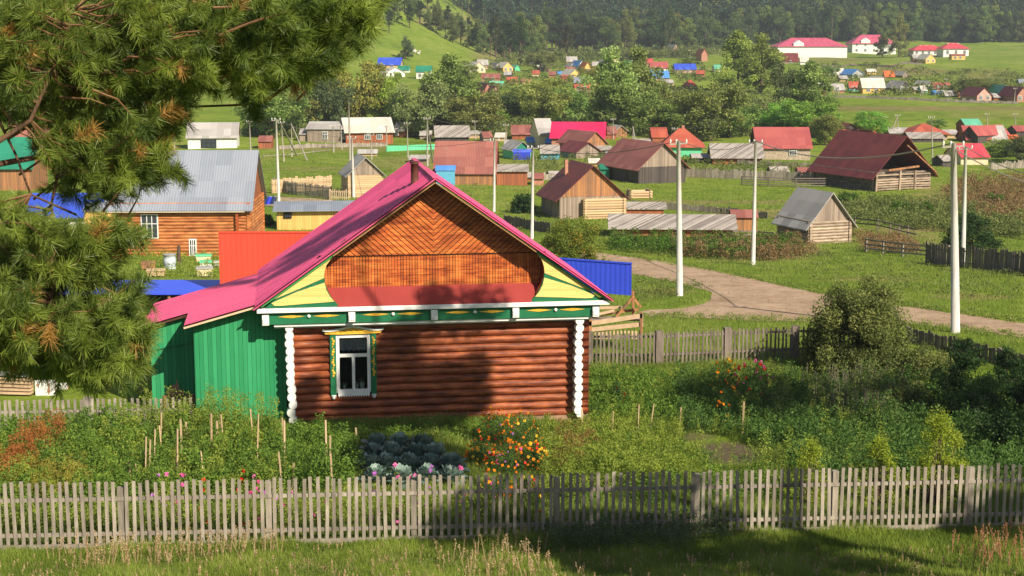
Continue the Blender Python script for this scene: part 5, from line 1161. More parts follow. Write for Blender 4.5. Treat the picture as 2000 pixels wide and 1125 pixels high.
# ------------------------------------------------------------------ the forest on the slope
def ground_pts(n, x0, x1, y0, y1, mind, cond=None, g=rng):
    P = []; tries = 0
    while len(P) < n and tries < n * 60:
        tries += 1; x, y = g.uniform(x0, x1), g.uniform(y0, y1)
        if cond and not cond(x, y): continue
        if all((x - a) ** 2 + (y - b) ** 2 > mind ** 2 for a, b in P[-400:]): P.append((x, y))
    return P
def forest_edge(u):                                                    # picture row of the forest foot
    return float(np.interp(u, [700, 980, 1100, 1300, 1500, 1700, 1900, 2000], [60, 118, 100, 104, 84, 78, 82, 84]))
EDGE = []; g = np.random.default_rng(99)
for u in np.arange(985, 2010, 9):
    EDGE.append((u + g.normal() * 4, forest_edge(u) + g.normal() * 2.5 - 1))
for i, (u, v) in enumerate(EDGE):
    p = G(u, v); kd = 'pine' if g.random() < (.6 if u < 1300 else .2) else 'poplar'
    tint = [(1.0, 1.1, .8), (.7, .85, .7), (1.3, 1.3, .8), (.55, .7, .7)][g.integers(0, 4)]
    if kd == 'poplar': tint = tuple(x * .62 for x in tint)
    tree('forest_tree', 'dark pointed conifer on the front edge of the hillside forest' if kd == 'pine' else 'rounded leafy tree on the front edge of the hillside forest', 'tree', p, g.uniform(15, 22), g.uniform(9, 14), (kd, i % 2), tint, 'trees on the front edge of the forest')
RG = [(748, 8), (762, 14), (776, 22), (790, 20), (806, 30), (800, 52), (770, 40), (820, 45), (838, 52), (760, 62), (852, 62), (870, 70), (884, 80), (900, 84), (916, 92), (930, 98), (944, 104), (958, 108), (815, 20), (835, 30), (855, 42), (875, 52), (895, 62), (915, 72), (935, 84), (955, 92), (975, 100), (990, 108)]
for i, (u, v) in enumerate(RG):
    tg = u > 740
    p = G(u, v + 3); kd = 'pine' if i % 2 else 'poplar'
    tree('ridge_tree', 'slim pine standing on the ridge of the grassy hill' if kd == 'pine' else 'bushy tree standing on the ridge of the grassy hill', 'tree', p, g.uniform(8, 12), g.uniform(4.5, 7), (kd, i % 2), (.65, .7, .62), 'trees on the grassy ridge')
def forest_mass():
    g = np.random.default_rng(5); V = []; Rn = []; TV = []
    pts = ground_pts(1700, -230, 400, 905, 1150, 3.6, g=g)
    for (x, y) in pts:
        z = hz(x, y); u, v = proj(x, y, z)
        if u < 730 or u > 2080 or v > forest_edge(max(u, 700)) - 2 or v < -70: continue
        kd = 'pine' if g.random() < .45 else 'poplar'
        _, c, rc = proto(int(g.integers(100, 140)), kd); h = g.uniform(15, 23); w_ = g.uniform(15, 22) * (1 if kd == 'poplar' else .9)
        P, idx = crown_pts(g, 300, c, rc); V.append(leaves(P * np.array([w_, w_, h]) + np.array([x, y, z]), 1.35, .8, g=g)); Rn.append(np.clip(g.random() * .7 + g.random(len(P)) * .3, 0, 1))
        a = np.array([x, y, z]); TV.append(np.array([a + [-.25, 0, -1], a + [.25, 0, -1], a + [.12, 0, h * .8], a + [-.12, 0, h * .8]]))
        TV.append(np.array([a + [0, -.25, -1], a + [0, .25, -1], a + [0, .12, h * .8], a + [0, -.12, h * .8]]))
    me = np_mesh('forest', np.concatenate(V), 4, np.concatenate(Rn)); me.materials.append(leafmat('forest_leaf', (.012, .036, .022), (.062, .115, .05), .22))
    o = link('forest', me, None); tag(o, 'dense dark forest covering the hillside', 'forest', kind='stuff')
    m2 = np_mesh('forest_trunks', np.concatenate(TV), 4, np.zeros(len(TV))); t = link('forest_trunks', m2, paint('pale_forest_trunks', (.20, .15, .12), var=.3, bmp=0), o); t['kind'] = 'stuff'
forest_mass()

# ------------------------------------------------------------------ grass, weeds and garden plants
def sample(poly, n, g):
    P = np.array(poly, float); lo, hi = P.min(0), P.max(0); U, V = [], []
    tot = 0
    while tot < n:
        u = g.uniform(lo[0], hi[0], n * 2); v = g.uniform(lo[1], hi[1], n * 2); k = inside(poly, u, v); U.append(u[k]); V.append(v[k]); tot += k.sum()
    return Gn(np.concatenate(U)[:n], np.concatenate(V)[:n])
ROADP = [(1130, 484), (1195, 496), (1400, 528), (1580, 568), (1800, 601), (2000, 630), (2000, 662), (1800, 636), (1560, 630), (1330, 621), (1240, 618), (1240, 604), (1360, 596), (1390, 580), (1385, 570), (1330, 554), (1190, 522), (1130, 510)]
HSP = [(380, 800), (545, 800), (545, 640), (1150, 640), (1150, 812), (570, 815)]
def bare(B):
    u, v = proj_np(B[:, 0], B[:, 1], B[:, 2]); return (((u - 1405 - (v - 880) * 1.2) / 62) ** 2 + ((v - 880) / 34) ** 2 < 1) | (((u - 1320) / 40) ** 2 + ((v - 868) / 7) ** 2 < 1)
def grass(name, poly, n, hgt, mt, seed, k=5, wpx=1.3, lean=.35, label='short meadow grass', spread=.12, avoid=True):
    g = np.random.default_rng(seed); B = sample(poly, n, g)
    if avoid:
        u, v = proj_np(B[:, 0], B[:, 1], B[:, 2]); keep = ~inside(ROADP, u, v) | (g.random(len(B)) < .05); B = B[keep]
    B = B[~bare(B)]
    cl = .5 + .5 * np.sin(B[:, 0] * 1.7 + 2 * np.sin(B[:, 1] * .9)) * np.sin(B[:, 1] * 1.3 + B[:, 0] * .6)
    hh = np.repeat(hgt * (.5 + .8 * cl) * g.uniform(.6, 1.3, len(B)), k); w_ = np.repeat(wpx * B[:, 1] / FPX, k)
    tone = np.repeat(np.clip(cl * .5 + g.random(len(B)) * .3, 0, 1), k) + g.random(len(hh)) * .25 - .05
    ub, vb_ = proj_np(B[:, 0], B[:, 1], B[:, 2]); dr = np.zeros(len(B))
    for (eu, ev, ru, rv, kk) in ELL:
        if rv < 40: np.maximum(dr, kk * np.clip(1.6 - (((ub - eu) / ru) ** 2 + ((vb_ - ev) / rv) ** 2) * 1.2, 0, 1), out=dr)
    dk = np.repeat(g.random(len(B)) < dr * .85, k); tone = np.where(dk, .9 + .1 * g.random(len(tone)), np.minimum(tone, .88)); hh = np.where(dk, hh * .6, hh)
    Bk = np.repeat(B, k, 0); off = g.normal(size=(len(Bk), 3)) * (spread * (.5 + Bk[:, 1:2] / 60)); off[:, 2] = 0; Bk = Bk + off; Bk[:, 2] = H(Bk[:, 0], Bk[:, 1]) - .02
    me = np_mesh(name, blades(Bk, hh, w_, lean, g=g), 3, np.clip(tone, 0, 1)); o = link(name, me, mt); tag(o, label, 'grass', kind='stuff'); return o
MG = leafmat('meadow_grass', (.075, .14, .02), (.30, .38, .075), .45, hue=(.50, .44, .17))
MG2 = leafmat('roadside_grass', (.075, .14, .016), (.30, .39, .06), .45, hue=(.56, .48, .24))
grass('meadow_grass', [(0, 300), (2000, 300), (2000, 720), (1150, 720), (1150, 640), (0, 640)], 80000, .20, MG, 1, k=4, label='short green meadow grass around the village')
grass('roadside_grass', [(-60, 1085), (700, 1045), (1400, 1022), (2060, 1015), (2060, 1150), (-60, 1150)], 52000, .20, MG2, 2, k=6, wpx=2.2, spread=.06, label='rough grass in front of the foreground fence')
grass('garden_grass', [(-40, 850), (380, 800), (560, 812), (1150, 810), (1155, 715), (1700, 705), (2040, 760), (2040, 1010), (1400, 1020), (700, 1042), (-40, 1080)], 60000, .20, MG, 3, k=5, wpx=1.8, spread=.08, label='grass and low weeds covering the garden', avoid=False)
def leafy(name, label, poly, n, hgt, ls, mt, seed, m=60, rad=.22, cat='plants', avoid=False):
    g = np.random.default_rng(seed); B = sample(poly, n, g); B = B[~bare(B)]; n = len(B); hh = hgt * g.uniform(.55, 1.25, n); r0 = rad * g.uniform(.6, 1.3, n)
    P = np.repeat(B, m, 0); t = g.random(len(P)) ** .8; a = g.uniform(0, 6.28, len(P)); rr = np.repeat(r0, m) * np.sqrt(g.random(len(P))) * (1.1 - .6 * t)
    P = P + np.stack([rr * np.cos(a), rr * np.sin(a), np.repeat(hh, m) * t + .03], 1)
    tone = np.repeat(g.random(n), m) * .5 + g.random(len(P)) * .5
    me = np_mesh(name, leaves(P, ls, .5, up=.6, g=g), 4, tone); o = link(name, me, mt); tag(o, label, cat, kind='stuff'); return o
ML = leafmat('garden_leaf', (.035, .09, .014), (.22, .36, .05), .4)
ML2 = leafmat('bright_garden_leaf', (.13, .20, .025), (.42, .50, .08), .45)
MDill = leafmat('dill_leaf', (.20, .19, .03), (.46, .40, .07), .4)
MOr = leafmat('rusty_sorrel', (.22, .07, .02), (.48, .19, .05), .3)
MDk = leafmat('dark_garden_leaf', (.03, .085, .018), (.14, .25, .05), .35)
MBr = leafmat('brown_weed', (.12, .075, .035), (.36, .24, .11), .3)
leafy('tomato_and_potato_plants', 'dense leafy green vegetable plants filling the left garden', [(-30, 850), (120, 845), (380, 835), (560, 862), (700, 868), (705, 960), (560, 975), (-30, 1020)], 620, .80, .085, ML, 11, m=120, rad=.3)
leafy('bright_vegetable_plants', 'bright yellow green plants in the middle of the left garden', [(-30, 880), (240, 860), (480, 860), (560, 880), (560, 985), (-30, 1010)], 330, .72, .075, ML2, 12, m=110, rad=.28)
leafy('dill_patch', 'yellow dill patch at the lower left of the garden', [(-30, 960), (60, 930), (150, 935), (190, 985), (-30, 1010)], 100, .75, .05, MDill, 13, m=260, rad=.28)
leafy('rusty_sorrel_patch', 'rust orange sorrel growing diagonally in the left garden', [(50, 900), (110, 868), (128, 885), (70, 950), (10, 985), (-10, 960)], 60, 1.0, .05, MOr, 14, m=320, rad=.26)
leafy('tall_feathery_plants', 'tall feathery green plants before the dark entrance recess', [(230, 850), (480, 840), (560, 870), (480, 880), (240, 880)], 110, 1.25, .06, ML2, 34, m=130, rad=.24)
leafy('wall_foot_weeds', 'green weeds along the foot of the log wall', [(560, 835), (1150, 835), (1155, 850), (900, 868), (560, 868)], 260, .28, .06, ML, 15, m=40, rad=.2)
leafy('low_bed_plants', 'low yellow green plants between marigolds and right garden', [(1060, 840), (1180, 830), (1330, 850), (1380, 930), (1150, 985), (1060, 985)], 520, .52, .06, ML2, 16, m=90, rad=.25)
leafy('mixed_bed_weeds', 'mixed green and brown weeds between the low bed and the right garden', [(1100, 860), (1330, 850), (1480, 900), (1560, 990), (1100, 990)], 300, .42, .07, ML, 35, m=60, rad=.3)
leafy('brown_bed_plants', 'wilting brownish plants beside the marigold bushes', [(1075, 860), (1150, 850), (1180, 900), (1090, 940)], 60, .5, .05, leafmat('wilting_leaf', (.16, .10, .03), (.40, .26, .08), .35), 36, m=120, rad=.3)
leafy('potato_rows', 'leafy green rows beside the right corner of the house', [(1155, 735), (1300, 740), (1330, 830), (1155, 840)], 260, .48, .08, ML, 17, m=70, rad=.28)
leafy('right_garden_plants', 'mixed green plants in the shaded right garden', [(1300, 740), (1560, 740), (1620, 850), (1500, 880), (1330, 850)], 480, .6, .08, MDk, 18, m=60, rad=.28)
leafy('shaded_undergrowth', 'dark green undergrowth in the right corner of the garden', [(1500, 800), (1700, 740), (2040, 780), (2040, 960), (1560, 960)], 900, .75, .09, MDk, 19, m=60, rad=.3)
leafy('fence_foot_plants', 'weeds and flower stems growing along the inside of the foreground fence', [(-30, 1040), (700, 1015), (1050, 1005), (1050, 1020), (700, 1030), (-30, 1060)], 300, .75, .06, ML2, 20, m=60, rad=.16)
leafy('meadow_tufts', 'scattered darker weed tufts on the village meadow', [(500, 300), (1240, 365), (2000, 440), (2000, 600), (1240, 500), (520, 380)], 1500, .3, .12, LB, 37, m=16, rad=.5)
leafy('meadow_tufts', 'scattered weed tufts on the grass beside the road', [(1240, 540), (1400, 560), (1240, 600)], 160, .22, .09, LB, 38, m=16, rad=.3)
leafy('verge_tufts', 'ragged grass tufts along the edges of the dirt road', [(1195, 494), (1400, 524), (1600, 566), (2000, 626), (2000, 634), (1600, 575), (1400, 533), (1195, 501)], 520, .16, .09, MG, 39, m=14, rad=.28)
leafy('verge_tufts', 'ragged grass tufts along the lower edge of the dirt road', [(1240, 614), (1400, 618), (1600, 624), (1800, 630), (2000, 654), (2000, 666), (1800, 640), (1600, 634), (1240, 622)], 420, .16, .08, MG, 40, m=14, rad=.25)
leafy('tall_weeds', 'tall pale green weeds standing up in the right garden', [(1160, 745), (1550, 740), (1700, 800), (1740, 960), (1400, 985), (1160, 900)], 120, 1.05, .055, ML2, 41, m=110, rad=.16)
leafy('tall_weeds', 'tall rough weeds in the right garden near the big willow bush', [(1480, 760), (1740, 760), (1760, 850), (1500, 850)], 60, 1.1, .06, LB, 42, m=120, rad=.22)
leafy('meadow_weeds', 'tall green weeds in front of the sheds', [(1195, 470), (1560, 480), (1560, 500), (1420, 508), (1195, 490)], 420, .9, .16, leafmat('meadow_shrub_leaf', (.03, .07, .012), (.13, .25, .03), .3), 21, m=50, rad=.5)
leafy('brown_weeds', 'dry brown weeds by the poles and the log hut', [(1300, 482), (1560, 480), (1600, 500), (1500, 512), (1330, 505)], 300, .9, .13, MBr, 22, m=60, rad=.4)
leafy('brown_weeds', 'dry brown weeds on the rise right of the open barn', [(1860, 350), (2010, 345), (2010, 440), (1900, 430), (1840, 380)], 460, .9, .2, MBr, 23, m=40, rad=.6)
leafy('green_weeds', 'tall green weeds below the open barn', [(1640, 392), (1840, 400), (2010, 430), (2010, 470), (1700, 440), (1640, 415)], 520, .95, .2, LB, 24, m=50, rad=.7)
leafy('brown_weeds', 'dry brown grass between hut and rail fence', [(1660, 460), (1780, 470), (1800, 500), (1690, 492)], 200, .6, .14, MBr, 25, m=40, rad=.4)
leafy('yard_weeds', 'weeds in the yard behind the blue woodshed roof', [(60, 480), (430, 500), (430, 546), (60, 546)], 420, .45, .12, ML2, 26, m=30, rad=.35)
leafy('village_scrub', 'scrub and weeds between the village sheds', [(980, 300), (1300, 310), (1600, 330), (1600, 345), (1040, 340)], 420, .8, .25, LB, 27, m=30, rad=.7)
leafy('riverside_scrub', 'low scrub along the foot of the river trees', [(480, 245), (1640, 250), (1640, 268), (480, 270)], 900, 1.8, .5, LB, 28, m=50, rad=1.6)
leafy('riverside_scrub', 'scrub between the river trees and the far village', [(860, 190), (1300, 175), (1600, 190), (1600, 235), (860, 235)], 700, 1.6, .7, LB, 29, m=50, rad=2.4)
leafy('far_scrub', 'scrub among the houses of the far village', [(900, 120), (1380, 108), (1380, 160), (900, 180)], 260, 1.5, .7, LB, 30, m=40, rad=2.2)
leafy('far_scrub', 'scrub among the slope village houses', [(1600, 120), (2010, 150), (2010, 196), (1600, 186)], 200, 2.0, .7, LB, 31, m=40, rad=2.2)
leafy('forest_foot_scrub', 'grey green scrub at the foot of the forest', [(985, 124), (1110, 112), (1400, 100), (1400, 112), (1110, 122), (985, 134)], 260, 4, 1.0, LB, 32, m=50, rad=3.5)
# dry stalks
def stalks(name, label, poly, n, hgt, seed, mt, w_=2.0):
    g = np.random.default_rng(seed); B = sample(poly, n, g); h = hgt * g.uniform(.5, 1.2, n); V = []; 
    tip = B + np.stack([g.normal(size=n) * .08 * h * 2, g.normal(size=n) * .08 * h * 2, h], 1); s = w_ * B[:, 1:2] / FPX * .5 * np.array([[1, 0, 0]])
    st = np.stack([B - s, B + s, tip + s * .4, tip - s * .4], 1).reshape(-1, 3)
    m = 26; t = .55 + .45 * g.random((n, m, 1)); P = (B[:, None] * (1 - t) + tip[:, None] * t + g.normal(size=(n, m, 3)) * .03 * h[:, None, None]).reshape(-1, 3)
    sd = leaves(P, .035, .6, g=g); me = np_mesh(name, np.concatenate([st, sd]), 4, np.concatenate([g.random(n) * .6, g.random(n * m)]))
    o = link(name, me, mt); tag(o, label, 'grass', kind='stuff')
MS = leafmat('dry_stalk', (.30, .20, .10), (.62, .48, .28), .3)
stalks('dry_grass_stalks', 'tall dry grass stalks standing before the middle of the foreground fence', [(860, 1095), (960, 1065), (1060, 1075), (1080, 1125), (1020, 1150), (870, 1150)], 70, .55, 1, MS)
stalks('dry_grass_stalks', 'tall dry russet stalks at the right end of the foreground fence', [(1840, 1075), (2030, 1050), (2030, 1110), (1900, 1125)], 45, .6, 2, leafmat('russet_stalk', (.24, .10, .05), (.55, .30, .16), .3))
stalks('dry_grass_stalks', 'thin pale grass heads all along the bottom of the picture', [(-40, 1095), (700, 1075), (1400, 1095), (2040, 1080), (2040, 1150), (-40, 1150)], 450, .26, 3, MS, 1.2)
stalks('dry_grass_stalks', 'dry stalks at the left foot of the foreground fence', [(60, 1095), (500, 1070), (560, 1090), (200, 1130)], 120, .6, 4, MS)
stalks('dry_grass_stalks', 'grey dry stalks in the shade below the big willow bush', [(1560, 760), (1700, 740), (1790, 790), (1700, 830), (1600, 820)], 230, .8, 5, leafmat('grey_stalk', (.10, .10, .06), (.26, .25, .16), .3))
leafy('shaded_weeds', 'thistle like weeds before the middle of the foreground fence', [(1060, 1040), (1400, 1030), (1440, 1060), (1300, 1090), (1080, 1080)], 260, .5, .05, leafmat('thistle_leaf', (.05, .09, .03), (.16, .22, .09), .3), 33, m=60, rad=.2)
# cabbages
def cabbage(p, label, seed, sc_=1.0):
    g = np.random.default_rng(seed); o = thing('cabbage', label, 'cabbage', p, g.uniform(0, 6.28), 'blue green cabbages in the garden'); V = []; Fc = []; mb = MB()
    for i in range(26):
        ring = i / 26; a = i * 2.4 + g.normal() * .2; tilt = R(78 - 62 * (1 - ring)) if i > 2 else R(80); L = (.44 - .20 * ring) * sc_ * g.uniform(.85, 1.15); N = 5
        vs = []
        for r_ in range(N + 1):
            for c in range(N + 1):
                s = r_ / N; q = (c / N - .5); wd = L * .95 * math.sin(math.pi * min(1, .22 + s * .72)) ** .7; x = .04 + s * L * math.cos(tilt) + .05 * s * s * L * 3 * (1 - ring); z = .05 + .22 * ring * sc_ + s * L * math.sin(tilt) - .5 * s * s * L * (1 - ring)
                y = q * wd; z += abs(q) ** 2 * .45 * L + .02 * math.sin(c * 3.1 + r_ * 2.3 + i)
                ca, sa = math.cos(a), math.sin(a); vs.append((x * ca - y * sa, x * sa + y * ca, z))
        mb.add(vs, [(r_ * (N + 1) + c, r_ * (N + 1) + c + 1, (r_ + 1) * (N + 1) + c + 1, (r_ + 1) * (N + 1) + c) for r_ in range(N) for c in range(N)], g.random())
    mb.build('leaves', leafmat('cabbage_leaf', (.10, .18, .145), (.27, .37, .31), .15, .45, spec=.4), o, True); return o
k = 0
for j, (v, us_) in enumerate([(884, (735, 780, 825)), (904, (728, 765, 812, 850)), (926, (722, 758, 800, 842, 882)), (950, (735, 785, 835, 880))]):
    row = ['back', 'second', 'third', 'front'][j]
    for i, u in enumerate(us_):
        nm = {3: ['leftmost', 'middle', 'rightmost'], 4: ['leftmost', 'second', 'third', 'rightmost'], 5: ['leftmost', 'second', 'middle', 'fourth', 'rightmost']}[len(us_)][i]
        p = G(u, v); cabbage(p, f'blue green cabbage, {nm} of the {row} row in the garden', 200 + k, 1.12); k += 1
# flower bushes
def blossoms(P, r, g):
    """small five petalled discs facing up and out"""
    n = len(P); V = []
    for k_ in range(3): V.append(leaves(P, r, 1.0, up=.8, g=g).reshape(n, 4, 3))
    return np.concatenate(V, 0).reshape(-1, 3)
def flower_bush(label, u, v, wid, hgt, cols, seed, n=2200, name='flower_bush', grp=None, ls=.06, mt=None, dens=36, fr=.065, p=None):
    g = np.random.default_rng(seed); p = p or G(u, v); o = thing(name, label, 'flowers', p, 0, grp); d = unit(g.normal(size=(n, 3))); d[:, 2] = np.abs(d[:, 2]); q = g.random((n, 1)) ** .4
    P = d * q * np.array([wid / 2, wid / 2, hgt]); link('foliage', np_mesh('foliage', leaves(P, ls, .4, g=g), 4, g.random(n)), mt or MDk, o)
    for nm, m_, f in cols:
        c = int(dens * f); d = unit(g.normal(size=(c, 3)) + np.array([0, -.3, .2])); d[:, 2] = np.abs(d[:, 2]); P = d * np.array([wid / 2, wid / 2, hgt]) * g.uniform(.95, 1.12, (c, 1))
        V = blossoms(P, fr, g); link(nm, np_mesh(nm, V, 4, g.random(len(V) // 4)), m_, o)
    return o
FO = leafmat('orange_petal', (.80, .20, .01), (.95, .38, .02), .3); FR = leafmat('red_petal', (.55, .02, .015), (.80, .06, .03), .3); FP = leafmat('pink_petal', (.62, .06, .25), (.85, .25, .55), .3)
FY = leafmat('yellow_petal', (.85, .50, .02), (.95, .70, .08), .3); FV = leafmat('violet_petal', (.40, .10, .45), (.62, .28, .72), .3)
OB, RB, PB, YB, VB = ('orange_blossoms', FO, 1), ('red_blossoms', FR, .35), ('pink_blossoms', FP, .3), ('yellow_blossoms', FY, .4), ('violet_blossoms', FV, .2)
for i, (u, v, w_, h_, cs, lb) in enumerate([(965, 868, 1.15, 1.05, [OB, RB, VB], 'orange marigold bush, back left of the clump by the log wall'), (1015, 868, 1.2, 1.0, [OB, YB], 'orange marigold bush, back right of the clump by the log wall'),
    (940, 905, .9, .7, [OB, YB], 'orange marigold bush at the left edge of the clump'), (990, 925, 1.1, .85, [PB, RB, OB, VB], 'mixed red and pink flower bush in the middle of the clump'),
    (1040, 915, .9, .7, [OB, RB, YB], 'marigold and red flower bush at the right of the clump'), (975, 975, 1.0, .6, [OB, PB, YB], 'low mixed flower bush nearest the fence, left'), (1025, 975, .9, .55, [RB, YB, PB], 'low red and yellow flower bush nearest the fence, right'),
    (1415, 770, .9, 1.25, [('yellow_blossoms', FY, .4), ('orange_blossoms', FO, .5)], 'dark bush with yellow and orange blossoms in the right garden'), (1470, 772, 1.3, 1.2, [('pink_blossoms', FP, .5), ('red_blossoms', FR, .7)], 'bush with dark red and pink blossoms in the right garden'),
    (1412, 832, .4, 1.25, [('scarlet_blossoms', FO, .25)], 'stem of vivid orange red gladiolus in the right garden'), (1205, 795, .6, .9, [('red_blossoms', FR, .12)], 'green plant with a few red flowers right of the house corner')]):
    flower_bush(lb, u, v, w_, h_, cs, 300 + i, grp='flower bushes in the garden', fr=.085 if i < 7 else .12, mt=leafmat('marigold_leaf', (.02, .05, .014), (.08, .16, .035), .3))
for i, u in enumerate([312, 330, 360, 402, 478, 500, 530, 560, 625, 738, 775, 810, 845, 900, 1048]):
    sp_ = 'pink' if i not in (3, 4, 14) else 'red'; where = ['first', 'second', 'third', 'fourth', 'fifth', 'sixth', 'seventh', 'eighth', 'ninth', 'tenth', 'eleventh', 'twelfth', 'thirteenth', 'fourteenth', 'last'][i]
    p = at(u, 1035, 34.0); p.z = hz(p.x, p.y)
    flower_bush(f'{sp_} garden flower above the fence top, {where} from the left', 0, 0, .3, 1.28 if i < 9 else 1.42, [('blossoms', FR if sp_ == 'red' else (FP if i % 3 else FV), 1)], 400 + i, n=260, name='garden_flower', grp='pink and red flowers behind the fence', dens=6, fr=.11, p=p, mt=ML2)
# garden stakes
SK = [(283, 945, 853), (291, 945, 858), (300, 930, 838), (313, 890, 805), (318, 900, 830), (345, 945, 838), (357, 915, 818), (367, 880, 822), (400, 960, 880), (413, 905, 808), (425, 890, 822), (438, 890, 808), (497, 880, 798), (501, 930, 808), (556, 930, 820),
      (551, 880, 815), (553, 960, 882), (571, 960, 905), (638, 925, 820), (645, 935, 850), (650, 965, 885), (253, 965, 905), (259, 965, 898), (272, 965, 902), (1138, 840, 800), (1195, 858, 803), (1245, 850, 790), (1268, 848, 788), (1326, 850, 795), (1450, 848, 785), (1500, 820, 792), (700, 880, 835)]
FIRST = ['leftmost', 'second', 'third', 'fourth', 'fifth', 'sixth', 'seventh', 'eighth', 'ninth', 'tenth', 'eleventh', 'twelfth', 'thirteenth', 'fourteenth', 'fifteenth', 'sixteenth', 'seventeenth', 'eighteenth', 'nineteenth', 'twentieth', 'twenty first', 'twenty second', 'twenty third', 'twenty fourth', 'twenty fifth', 'twenty sixth', 'twenty seventh']
SK.sort()
for i, (u, vb, vt) in enumerate(SK):
    p = G(u, vb); h = (vb - vt) / pxm(p) * 1.02; m = MB(); a = random.gauss(0, .05); m.beam((0, 0, -.1), (a * h, random.gauss(0, .04), h), .05, .03)
    o = m.build('garden_stake', paint('pale_stake_wood', (.58, .42, .26), var=.3, scale=4)); o.location = p
    lf = sum(1 for s_ in SK if s_[0] < 1000)
    tag(o, (f'wooden stake among the left garden plants, {FIRST[i]} from the left' if i < lf else f'wooden stake in the right garden, {FIRST[i - lf]} from the house corner'), 'stake', 'wooden stakes in the garden')

# ------------------------------------------------------------------ things in the yards
def crate(label, u, v, w_, d_, h_, m, lid=None, rz=.2, name='beehive', cat='beehive', grp='boxes in the yard of the log cabin'):
    p = G(u, v); o = thing(name, label, cat, p, rz, grp); b = MB(); b.box(-w_ / 2, w_ / 2, -d_ / 2, d_ / 2, .1, h_); b.build('box', m, o)
    b = MB(); b.box(-w_ / 2 - .04, w_ / 2 + .04, -d_ / 2 - .04, d_ / 2 + .04, h_ + .003, h_ + .09); b.build('lid', lid or M_conc, o)
    for sx in (-1, 1):
        for sy in (-1, 1): b = MB(); b.box(sx * w_ * .42 - .03, sx * w_ * .42 + .03, sy * d_ * .4 - .03, sy * d_ * .4 + .03, -.1, .097); b.build('leg', M_plank_o, o)
crate('green topped box nearest the log cabin wall, beside the red wall', 398, 512, .95, .7, .42, WM['cream'], WM['mint']); crate('white box in front of the green topped box', 402, 524, .7, .6, .38, M_white, WM['mint'])
crate('pale box with green lid nearest the blue roof', 400, 541, .9, .6, .5, WM['cream'], WM['grey']); crate('reddish plank box left of the water barrel', 290, 527, .8, .6, .42, M_plank_o, M_plank_o)
crate('low pale box in front of the reddish plank box', 305, 541, 1.0, .6, .36, WM['pc'], M_plank_c); crate('small green crate seen between the pine branches', 200, 538, .7, .6, .5, WM['green'], WM['mint']); crate('low grey box right of the pale boxes', 428, 522, .6, .5, .3, WM['grey'])
p = G(332, 526); o = thing('water_barrel', 'whitish blue metal barrel among the yard boxes', 'barrel', p, 0); b = MB(); b.tube([(0, 0, 0), (0, 0, .25), (0, 0, .28), (0, 0, .62), (0, 0, .65), (0, 0, .9)], [.36, .36, .38, .38, .36, .36], 18); b.build('drum', paint('pale_blue_metal', (.55, .62, .70), var=.3), o, True); b = MB(); b.tube([(0, 0, .902), (0, 0, .95)], [.385, .385], 18); b.build('lid', WM['grey'], o)
p = G(350, 520); m = MB(); m.tube([(0, 0, -.1), (0, 0, .75), (.02, 0, 1.3)], [.14, .12, .1], 10); o = m.build('tree_stump', M_trunk, None); o.location = p; tag(o, 'grey stump standing right of the pale metal barrel', 'stump')
for i, u in enumerate((505, 514, 523, 532)):
    p = G(u, 400); o = thing('barrel', f'leaning dark blue barrel behind the yellow shed, {FIRST[i]} of four', 'barrel', p, .3, 'leaning blue barrels'); b = MB(); b.tube([(0, 0, .02), (.28, 0, .8)], .24, 12); b.build('drum', WM['blue'] if i % 2 == 0 else paint('navy_metal', (.03, .05, .12)), o); b = MB(); b.tube([(.281, 0, .802), (.295, 0, .84)], .2, 12); b.build('cap', WM['grey'], o)
# log crib
p = G(1252, 388); o = thing('log_crib', 'low crib of fresh yellow logs right of the board barn', 'log crib', p, .15)
for z in range(3):
    for y in (0, 1.6): m = MB(); m.tube([(-1.2, y, .12 + z * .26), (1.2, y, .12 + z * .26)], .12, 8); m.build('log', M_plank_c, o)
    for x in (-1, 1): m = MB(); m.tube([(x, -.2, .25 + z * .26), (x, 1.8, .25 + z * .26)], .12, 8); m.build('log', M_plank_c, o)
# lumber rack right of the house
Y0 = 57.5
o = thing('lumber_rack', 'rack of raw wooden boards and slats between house corner and the grey picket fence', 'lumber rack', at(1205, 700, Y0)); o.location.z = hz(o.location.x, Y0); Q = lambda u, v, d=0: at(u, v, Y0 + d) - o.location
rawm = paint('raw_pale_wood', (.66, .47, .30), var=.35, scale=3)
for a, b, w_, d_ in (((1150, 632), (1256, 616), .17, 0), ((1150, 644), (1256, 633), .16, .05), ((1150, 618), (1200, 606), .10, .7), ((1150, 602), (1215, 600), .10, 1.2)):
    m = MB(); m.beam(Q(*a, d_), Q(*b, d_), .10, w_); m.build('board', rawm, o)
m = MB()
for i in range(14): x = 1156 + i * 7.2; m.beam(Q(x, 646, .1), Q(x, 662, .1), .07, .05, up=(0, 1, 0))
m.build('slats', rawm, o)
for a, b, d_ in (((1252, 610), (1253, 675), 0), ((1236, 568), (1237, 625), .8), ((1153, 610), (1153, 670), 0)): m = MB(); m.beam(Q(*a, d_), Q(*b, d_), .10, .10, up=(0, 1, 0)); m.build('post', M_plank_o, o)
for a, b, d_ in (((1204, 618), (1238, 578), .5), ((1238, 583), (1252, 600), .4), ((1160, 616), (1248, 604), .9)): m = MB(); m.beam(Q(*a, d_), Q(*b, d_), .12, .09); m.build('strut', M_plank_o, o)
m = MB(); m.box(-1.1, 1.0, .1, .9, 1.25, 1.29); m.build('top_boards', M_plank_g, o)
